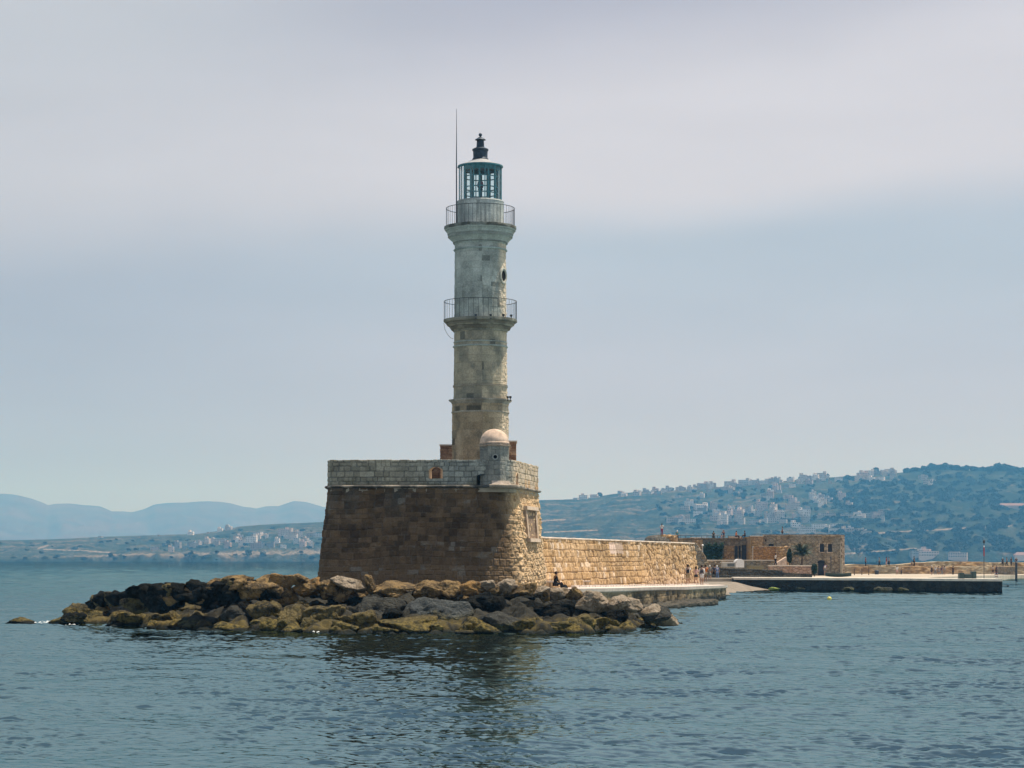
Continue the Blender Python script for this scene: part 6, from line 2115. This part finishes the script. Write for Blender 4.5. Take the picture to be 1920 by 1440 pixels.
# black bag lying on the stones
bgx, bgy, bgz = at(1059, 1101, 133)
bag_o = MB().lathe([(0.0, 0.0), (0.17, 0.02), (0.20, 0.12), (0.15, 0.25), (0.07, 0.31), (0.0, 0.32)], (bgx, bgy, bgz - 0.15), 14).tube([(bgx - .06, bgy, bgz + .13), (bgx, bgy, bgz + .25), (bgx + .06, bgy, bgz + .13)], .014, 5).build('backpack', cloth((0.012, 0.012, 0.014)), smooth=True)
props(bag_o, 'black backpack lying on the pale stones beside the seated person', 'backpack')

person(1241, 1004, 300, 1.66, 'arms', WHT, RED_, 'person in a white top and dark red trousers standing on the ruined turret', bottom='trousers')
person(1270, 1016, 305, 1.66, 'stand', TEAL_, BLK, 'person in a teal shirt and white cap half hidden behind the broken turret', hair='cap', hairc=WHT, bottom='trousers')
person(1338, 0, 323.5, 1.66, 'stand', DGN, BLK, 'person in dark green standing on the terrace roof above the ivy', bottom='trousers', z=5.95)
person(1357, 0, 323.5, 1.76, 'photo', NAV, GRY, 'tall person in navy blue standing on the terrace roof beside a child', bottom='trousers', z=6.0, rz=2.6)
person(1353, 0, 323.2, 1.15, 'stand', PNK, PNK, 'small child in pink beside the tall person in navy on the roof', True, bottom='skirt', hair='long', z=6.02)
person(1380, 0, 316.3, 1.66, 'sit', ORG, BLK, 'person in a bright orange shirt sitting on the roof edge', bottom='trousers', rz=-1.3, z=Z(1006.5, 316))
person(1397, 0, 316.3, 1.66, 'sit', (0.03, 0.035, 0.06), BLK, 'person in dark navy sitting on the roof edge next to the orange shirt', bottom='trousers', rz=1.2, z=Z(1006, 316))
person(1467, 0, 321.0, 1.66, 'arms', (0.08, 0.09, 0.13), (0.06, 0.06, 0.08), 'lone person in grey blue leaning at the roof railing of the two storey building', bottom='trousers', rz=1.6, z=Z(1004.5, 321) - .3)
person(1454, 1061, 296, 1.70, 'walk', WHT, BLK, 'person in a white shirt and black trousers walking past the white stair', bottom='trousers', rz=-1.4)
person(1547, 1078, 316, 1.68, 'stand', (0.10, 0.08, 0.22), GRY, 'person in a purple shirt and grey shorts by the arched door holding a white bag', bag=WHT)
UP = [(1623, 'stand', RED_, BLK, 'person in a red top, first walker beyond the old building'), (1649, 'walk', GRY, BLK, 'person in a grey top and dark shorts between two red shirted walkers'),
      (1662, 'arms', (0.25, 0.03, 0.06), PNK, 'person in a dark red top and pink skirt walking beside a companion'), (1667, 'walk', (0.2, 0.24, 0.32), BLK, 'person in pale blue walking just behind the dark red top'),
      (1714, 'stand', (0.05, 0.045, 0.035), BLK, 'tall person in dark brown beside a child'), ]
for k, (px, pose, t_, b_, lab) in enumerate(UP):
    D_ = 388.0
    zt_w = 2.0
    person(px, 0, D_, 1.70 if k != 4 else 1.85, pose, t_, b_, lab + ' on the far wall' if len(lab.split()) < 13 else lab, bottom='trousers' if k != 2 else 'skirt', z=zt_w, rz=(1.5 if k % 2 else -1.4))
person(1709.5, 0, 388, 1.05, 'stand', GRY, BLK, 'small child in grey beside the tall person in dark brown on the far wall', z=2.0)
for k, (px, t_, lab) in enumerate(((1880, (0.03, 0.06, 0.10), 'person in dark blue with a pale cap on the far wall above the buttress'), (1888, (0.12, 0.12, 0.13), 'person in grey, second in the far wall group above the buttress'),
                                   (1896, (0.06, 0.04, 0.04), 'person in dark brown third in the group on the far wall above the buttress'), (1905.5, (0.05, 0.04, 0.05), 'last of the dark dressed group on the far wall beside the mooring pile'))):
    person(px, 0, 402.5, 1.68, ('stand', 'walk', 'arms', 'stand')[k], t_, BLK, lab, bottom='trousers', z=2.0, rz=k, hair='cap' if k in (0, 3) else 'short', hairc=(0.4, 0.5, 0.6) if k in (0, 3) else BRN)
LOW = [(1682, 372, 1.70, WHT, PNK, 'person in white and pink carrying a white bag along the far quay'), (1690, 374, 1.3, BLK, BLK, 'short person in black just behind the one with the white bag'),
       (1747, 368, 1.72, (0.02, 0.02, 0.03), BLK, 'person in black with a white hat at the head of the far quay group'), (1754, 369, 1.66, WHT, GRY, 'person in white second in the far quay group'),
       (1760, 370, 1.66, GRY, GRY, 'person in grey in the middle of the far quay group'), (1766, 368, 1.68, (0.10, 0.09, 0.20), GRY, 'person in violet with a large bag in the far quay group'), (1771, 371, 1.66, (0.35, 0.35, 0.33), KHK, 'last person in pale clothes of the far quay group'),
       (1787, 372, 1.66, BLK, BLK, 'person in black standing alone left of the crates on the far quay'), (1862, 380, 1.66, GRY, BLK, 'person in grey behind the beacon pole on the far quay'),
       (1868, 380, 1.72, NAV, BLK, 'person in navy behind the red and white ladder'), (1881, 380, 1.68, (0.12, 0.08, 0.14), BLK, 'person in dark purple at the far quay edge near the buttress')]
for k, (px, D_, h_, t_, b_, lab) in enumerate(LOW):
    person(px, 0, D_, h_, ('walk', 'stand', 'stand', 'walk2', 'arms', 'walk', 'stand', 'stand', 'walk', 'stand', 'walk')[k], t_, b_, lab, bottom='trousers' if k % 2 else 'shorts', z=0.5 + (0.0 if D_ > 366 else .1), rz=k * 0.9,
           hair='cap' if k in (2, 3) else 'short', hairc=WHT if k in (2, 3) else (0.03, 0.02, 0.015), bag=WHT if k == 0 else (NAV if k == 5 else None), sleeve=(k == 2))

# ------------------------------------------------------------------ houses on the hill
def wall_mat(name, c):
    m, b = new_mat(name)
    r_ = b.n('ShaderNodeObjectInfo').outputs['Random']
    f = b.mapr(r_, 0.0, 1.0, 0.65, 1.15, smooth=False)
    cc = b.mix(1.0, (*c, 1), b.n('ShaderNodeCombineXYZ', ins={0: f, 1: f, 2: f}).outputs[0], 'MULTIPLY')
    finish(b, cc, 0.9, None, spec=0.1)
    return m


HM = {'white': wall_mat('white_render', (0.76, 0.70, 0.66)), 'cream': wall_mat('cream_render', (0.60, 0.51, 0.44)), 'grey': wall_mat('grey_render', (0.42, 0.39, 0.37)), 'pink': wall_mat('pinkish_render', (0.56, 0.44, 0.39))}
HWIN = simple('dark_window', (0.035, 0.04, 0.05), 0.4, 0.1)
HROOF = simple('terracotta_roof', (0.20, 0.125, 0.11), 0.9, 0.15)


def house_mesh(seed, W_, D_, fl):
    """flat roofed block: facade grid with window cells, set-back upper storey"""
    rng = random.Random(seed)
    vs, fs, mi = [], [], []

    def face_grid(p0, ux, w, z0, h, nfl):
        nb = max(2, int(w / 2.6))
        xs = [0.0]; win = []
        for i in range(nb):
            c = w * (i + 0.5) / nb
            a = rng.uniform(.45, .85)
            xs += [c - a, c + a]
        xs.append(w)
        zs = [0.0]
        for i in range(nfl):
            b0 = h * i / nfl
            zs += [b0 + 0.9, b0 + 2.3]
        zs.append(h)
        base = len(vs)
        for z in zs:
            for x in xs: vs.append((p0[0] + ux[0] * x, p0[1] + ux[1] * x, z0 + z))
        n = len(xs)
        for j in range(len(zs) - 1):
            for i in range(n - 1):
                fs.append((base + j * n + i, base + j * n + i + 1, base + (j + 1) * n + i + 1, base + (j + 1) * n + i))
                mi.append(1 if (i % 2 == 1 and j % 2 == 1 and rng.random() < .85) else 0)

    def block(x0, x1, y0, y1, z0, nfl):
        h = nfl * 3.0
        face_grid((x0, y0), (1, 0), x1 - x0, z0, h, nfl); face_grid((x1, y0), (0, 1), y1 - y0, z0, h, nfl)
        face_grid((x0, y1), (0, -1), y1 - y0, z0, h, nfl)
        b = len(vs)
        for p in ((x0, y0), (x1, y0), (x1, y1), (x0, y1)): vs.append((*p, z0 + h))
        fs.append((b, b + 1, b + 2, b + 3)); mi.append(0)
    # the plinth runs well into the slope
    b = len(vs)
    for z in (-9, 0):
        for p in ((0, 0), (W_, 0), (W_, D_), (0, D_)): vs.append((*p, z))
    for i in range(4): fs.append((b + i, b + (i + 1) % 4, b + 4 + (i + 1) % 4, b + 4 + i)); mi.append(0)
    block(0, W_, 0, D_, 0, fl)
    if rng.random() < .6:
        a = rng.uniform(.2, .5) * W_
        s0 = rng.choice((0.0, W_ - a - .01))
        block(s0, s0 + a, .35 * D_, D_, fl * 3.0, 1)
    vs2 = [(x - W_ / 2, y, z) for x, y, z in vs]
    me = bpy.data.meshes.new('house_walls')
    me.from_pydata(vs2, [], fs)
    me.polygons.foreach_set('material_index', mi)
    bm = bmesh.new(); bm.from_mesh(me); bmesh.ops.remove_doubles(bm, verts=bm.verts, dist=1e-3); bmesh.ops.recalc_face_normals(bm, faces=bm.faces); bm.to_mesh(me); bm.free()
    return me


HV = {}
for ck in HM:
    for i, (w_, d_, fl) in enumerate(((9, 8, 1), (11, 9, 2), (14, 10, 2), (10, 9, 3), (17, 10, 3), (22, 10, 2), (13, 11, 4))):
        me = house_mesh(400 + i, w_, d_, fl); me.materials.append(HM[ck]); me.materials.append(HWIN)
        HV[(ck, i)] = me
# zones: (n, x0, x1, y at x0, y at x1, spread, zone text, size choices)
ZN = [(26, 1075, 1262, 934, 921, 4, 'along the bare western end of the hill crest', (0, 1, 2)),
      (46, 1262, 1462, 920, 908, 16, 'on the crowded middle stretch of the hill crest', (1, 2, 3, 4)),
      (40, 1455, 1690, 903, 890, 12, 'on the crest below the dark pine wood', (1, 2, 3, 4)),
      (16, 1280, 1360, 952, 968, 9, 'in the small cluster alone on the open slope', (2, 3, 4)),
      (6, 1256, 1292, 978, 983, 3, 'in the lowest cluster near the turret', (4, 5)),
      (46, 1340, 1520, 972, 966, 15, 'in the dense apartment quarter halfway up the slope', (3, 4, 6, 2)),
      (24, 1430, 1590, 935, 940, 14, 'on the wooded slope below the crest', (1, 2, 3)),
      (15, 1500, 1668, 971, 972, 4, 'in the long terrace row right above the old building', (4, 5, 2)),
      (13, 1488, 1640, 993, 996, 6, 'at the slope foot right behind the old building', (2, 5, 1)),
      (5, 1706, 1764, 898, 908, 6, 'among the pines below the hilltop', (1, 2, 5)),
      (7, 1716, 1800, 1038, 1046, 5, 'near the shore behind the far mole', (1, 2, 5)),
      (16, 292, 440, 1034, 1014, 5, 'on the low western headland nearest the open sea', (1, 2, 4, 3)),
      (34, 420, 602, 1020, 1012, 13, 'in the village on the headland beside the bastion', (1, 2, 4, 3)),
      (7, 180, 590, 1003, 989, 2, 'scattered along the ridge of the low headland', (0, 1))]
rng = random.Random(77)
SZ = ['single storey', 'two storey', 'two storey', 'three storey', 'three storey', 'long two storey', 'four storey']
for n, xa, xb, ya, yb, sp_, zone, sizes in ZN:
    for k in range(n):
        px = rng.uniform(xa, xb); t = (px - xa) / (xb - xa)
        py = ya + (yb - ya) * t + rng.uniform(-sp_, sp_)
        ridge_y = float(np.interp(px, RIDGE[:, 0], RIDGE[:, 1]))
        hit = coast_hit(px, max(py, ridge_y + 1.5))
        if hit is None: continue
        D_, z_ = hit
        ck = rng.choice(('white', 'white', 'cream', 'cream', 'grey', 'pink')); i = rng.choice(sizes)
        o = bpy.data.objects.new('house', HV[(ck, i)]); COL.objects.link(o)
        o.location = (X(px, D_), D_ - 7, z_ + 0.3)
        s_ = rng.uniform(0.55, 1.2) * (0.85 if px < 700 else 1.0)
        o.scale = (s_, s_, s_); o.rotation_euler = (0, 0, rng.uniform(-.5, .35))
        props(o, f'{ck} {SZ[i]} house {zone}', 'house', f'{ck} {SZ[i]} houses {zone}')
# the long red roofed buildings on the east side
for px0, px1, py, lab in ((1871, 1935, 953, 'long pink building with a red roof high on the eastern slope'), (1900, 1950, 1048, 'red roofed building low on the shore at the eastern edge')):
    pm = 0.5 * (px0 + px1); D_, z_ = coast_hit(pm, py)
    w_ = (px1 - px0) * D_ / F; x_ = X(pm, D_)
    e = empty('red_roofed_building', (x_, D_, z_), lab, 'building')
    MB().box(x_ - w_ / 2, x_ + w_ / 2, D_ - 8, D_ + 4, z_ - 12, z_ + 4).build('wall', HM['pink'], e)
    MB().add([(x_ - w_ / 2 - .5, D_ - 9, z_ + 4.05), (x_ + w_ / 2 + .5, D_ - 9, z_ + 4.05), (x_ + w_ / 2 + .5, D_ + 5, z_ + 4.05), (x_ - w_ / 2 - .5, D_ + 5, z_ + 4.05), (x_ - w_ / 2 + 4, D_ - 2, z_ + 8), (x_ + w_ / 2 - 4, D_ - 2, z_ + 8)],
             [(0, 1, 5, 4), (1, 2, 5), (2, 3, 4, 5), (3, 0, 4), (3, 2, 1, 0)]).build('roof', HROOF, e)

# ------------------------------------------------------------------ trees on the hill
CROWN = simple('hill_foliage', (0.014, 0.028, 0.018), 0.95, 0.4, 0.4)


def crown_mesh(seed, n=420, size=0.26):
    g = np.random.default_rng(seed)
    sub_ = [(g.uniform(-.5, .5), g.uniform(-.5, .5), g.uniform(.35, .95), g.uniform(.3, .55)) for _ in range(7)]
    C = []
    while len(C) < n:
        c = sub_[g.integers(7)]
        p = g.normal(size=3); p /= np.linalg.norm(p); r = c[3] * g.uniform(.6, 1.0)
        C.append((c[0] + p[0] * r, c[1] + p[1] * r, c[2] + p[2] * r * .75))
    C = np.array(C)
    a = g.normal(size=(n, 3)); a /= np.linalg.norm(a, axis=1)[:, None]
    b_ = np.cross(a, g.normal(size=(n, 3))); b_ /= np.linalg.norm(b_, axis=1)[:, None]
    s = size * g.uniform(.6, 1.2, (n, 1))
    V = np.stack([C - a * s, C + b_ * s * .7, C + a * s, C - b_ * s * .7], 1).reshape(-1, 3)
    return V, np.arange(n * 4).reshape(-1, 4)


CV = [crown_mesh(500 + i) for i in range(6)]
CME = []
for V, Q in CV:
    me = mesh_np('crown', V, Q); me.materials.append(CROWN); CME.append(me)
tm_ = MB().tube([(0, 0, -1.0), (0.02, 0, 0.35), (0.0, 0.02, 0.7)], [0.06, 0.045, 0.02], 6)
tmo = tm_.build('trunk', BARK); TME = tmo.data; bpy.data.objects.remove(tmo)


def hill_tree(px, py, hpx, lab, grp, wide=1.0):
    hit = coast_hit(px, py)
    if hit is None: return
    D_, z_ = hit
    h_ = hpx * D_ / F
    e = empty('tree', (X(px, D_), D_, z_ - 0.5), lab, 'tree', grp)
    e.scale = (h_ * .55 * wide, h_ * .55 * wide, h_ / 1.45)
    e.rotation_euler = (0, 0, rng.uniform(0, 6))
    for nm, me in (('crown', rng.choice(CME)), ('trunk', TME)):
        o = bpy.data.objects.new(nm, me); COL.objects.link(o); o.parent = e


rid = lambda px: float(np.interp(px, RIDGE[:, 0], RIDGE[:, 1]))
hill_tree(1645, rid(1645) + 1.0, 16, 'big round pine rising alone above the hill houses', None, 1.0)
for px in (1125, 1260, 1272, 1312, 1428, 1480, 1502, 1550, 1610, 1668):
    hill_tree(px, rid(px) + 1.2, rng.uniform(6, 11), 'small dark tree between the houses on the hill crest', 'trees between the crest houses')
for k in range(46):
    px = 1698 + k * 5.3 + rng.uniform(-2, 2)
    hill_tree(px, rid(px) + 1.5, rng.uniform(8, 13) * (1.35 if 1745 < px < 1790 or 1868 < px < 1895 else 1.0), 'dark pine of the wood crowning the hilltop', 'pines along the wooded hilltop', 1.15)
for k in range(46):
    px = rng.uniform(1270, 1660); hill_tree(px, rid(px) + rng.uniform(8, 70), rng.uniform(5, 9), 'dark green tree growing between houses on the hill slope', 'trees between the slope houses', 1.3)
for k in range(14):
    px = rng.uniform(280, 600); hill_tree(px, rng.uniform(1008, 1038), rng.uniform(4, 7), 'dark tree among the headland village houses', 'trees in the headland village', 1.4)

# woodland and scrub that reads as one mass
VV, QQ, base = [], [], 0
g = np.random.default_rng(9)
for k in range(2600):
    u = g.random()
    if u < .62: px = g.uniform(1560, 1960); py = rid(px) + 4 + g.random() ** 1.1 * 150
    elif u < .85: px = g.uniform(1230, 1700); py = rid(px) + 6 + g.random() * 110
    elif u < .93: continue
    else: px = g.uniform(-20, 610); py = g.uniform(rid(px) + 6, 1050)
    w_ = fbm(np.array([px / 22.0]), np.array([py / 9.0]), seed=61)[0]
    if w_ < (0.44 if u < .62 else 0.50 if u < .93 else 0.47): continue
    hit = coast_hit(px, min(py, 1050.5))
    if hit is None: continue
    D_, z_ = hit
    V, Q = CV[k % 6]
    if k % 3: V = V[:480]; Q = Q[:120]
    s_ = g.uniform(3.0, 6.5) * (1.0 if px > 700 else 0.7)
    VV.append(V * np.array([s_ * 1.3, s_ * 1.3, s_ * .9]) + np.array([X(px, D_), D_, z_ - .8])); QQ.append(Q + base); base += len(V)
me = mesh_np('woodland', np.concatenate(VV), np.concatenate(QQ))
o = link('woodland', me, CROWN)
props(o, 'dark woodland and scrub covering the slopes of the coastal hills', 'woodland', kind='stuff')
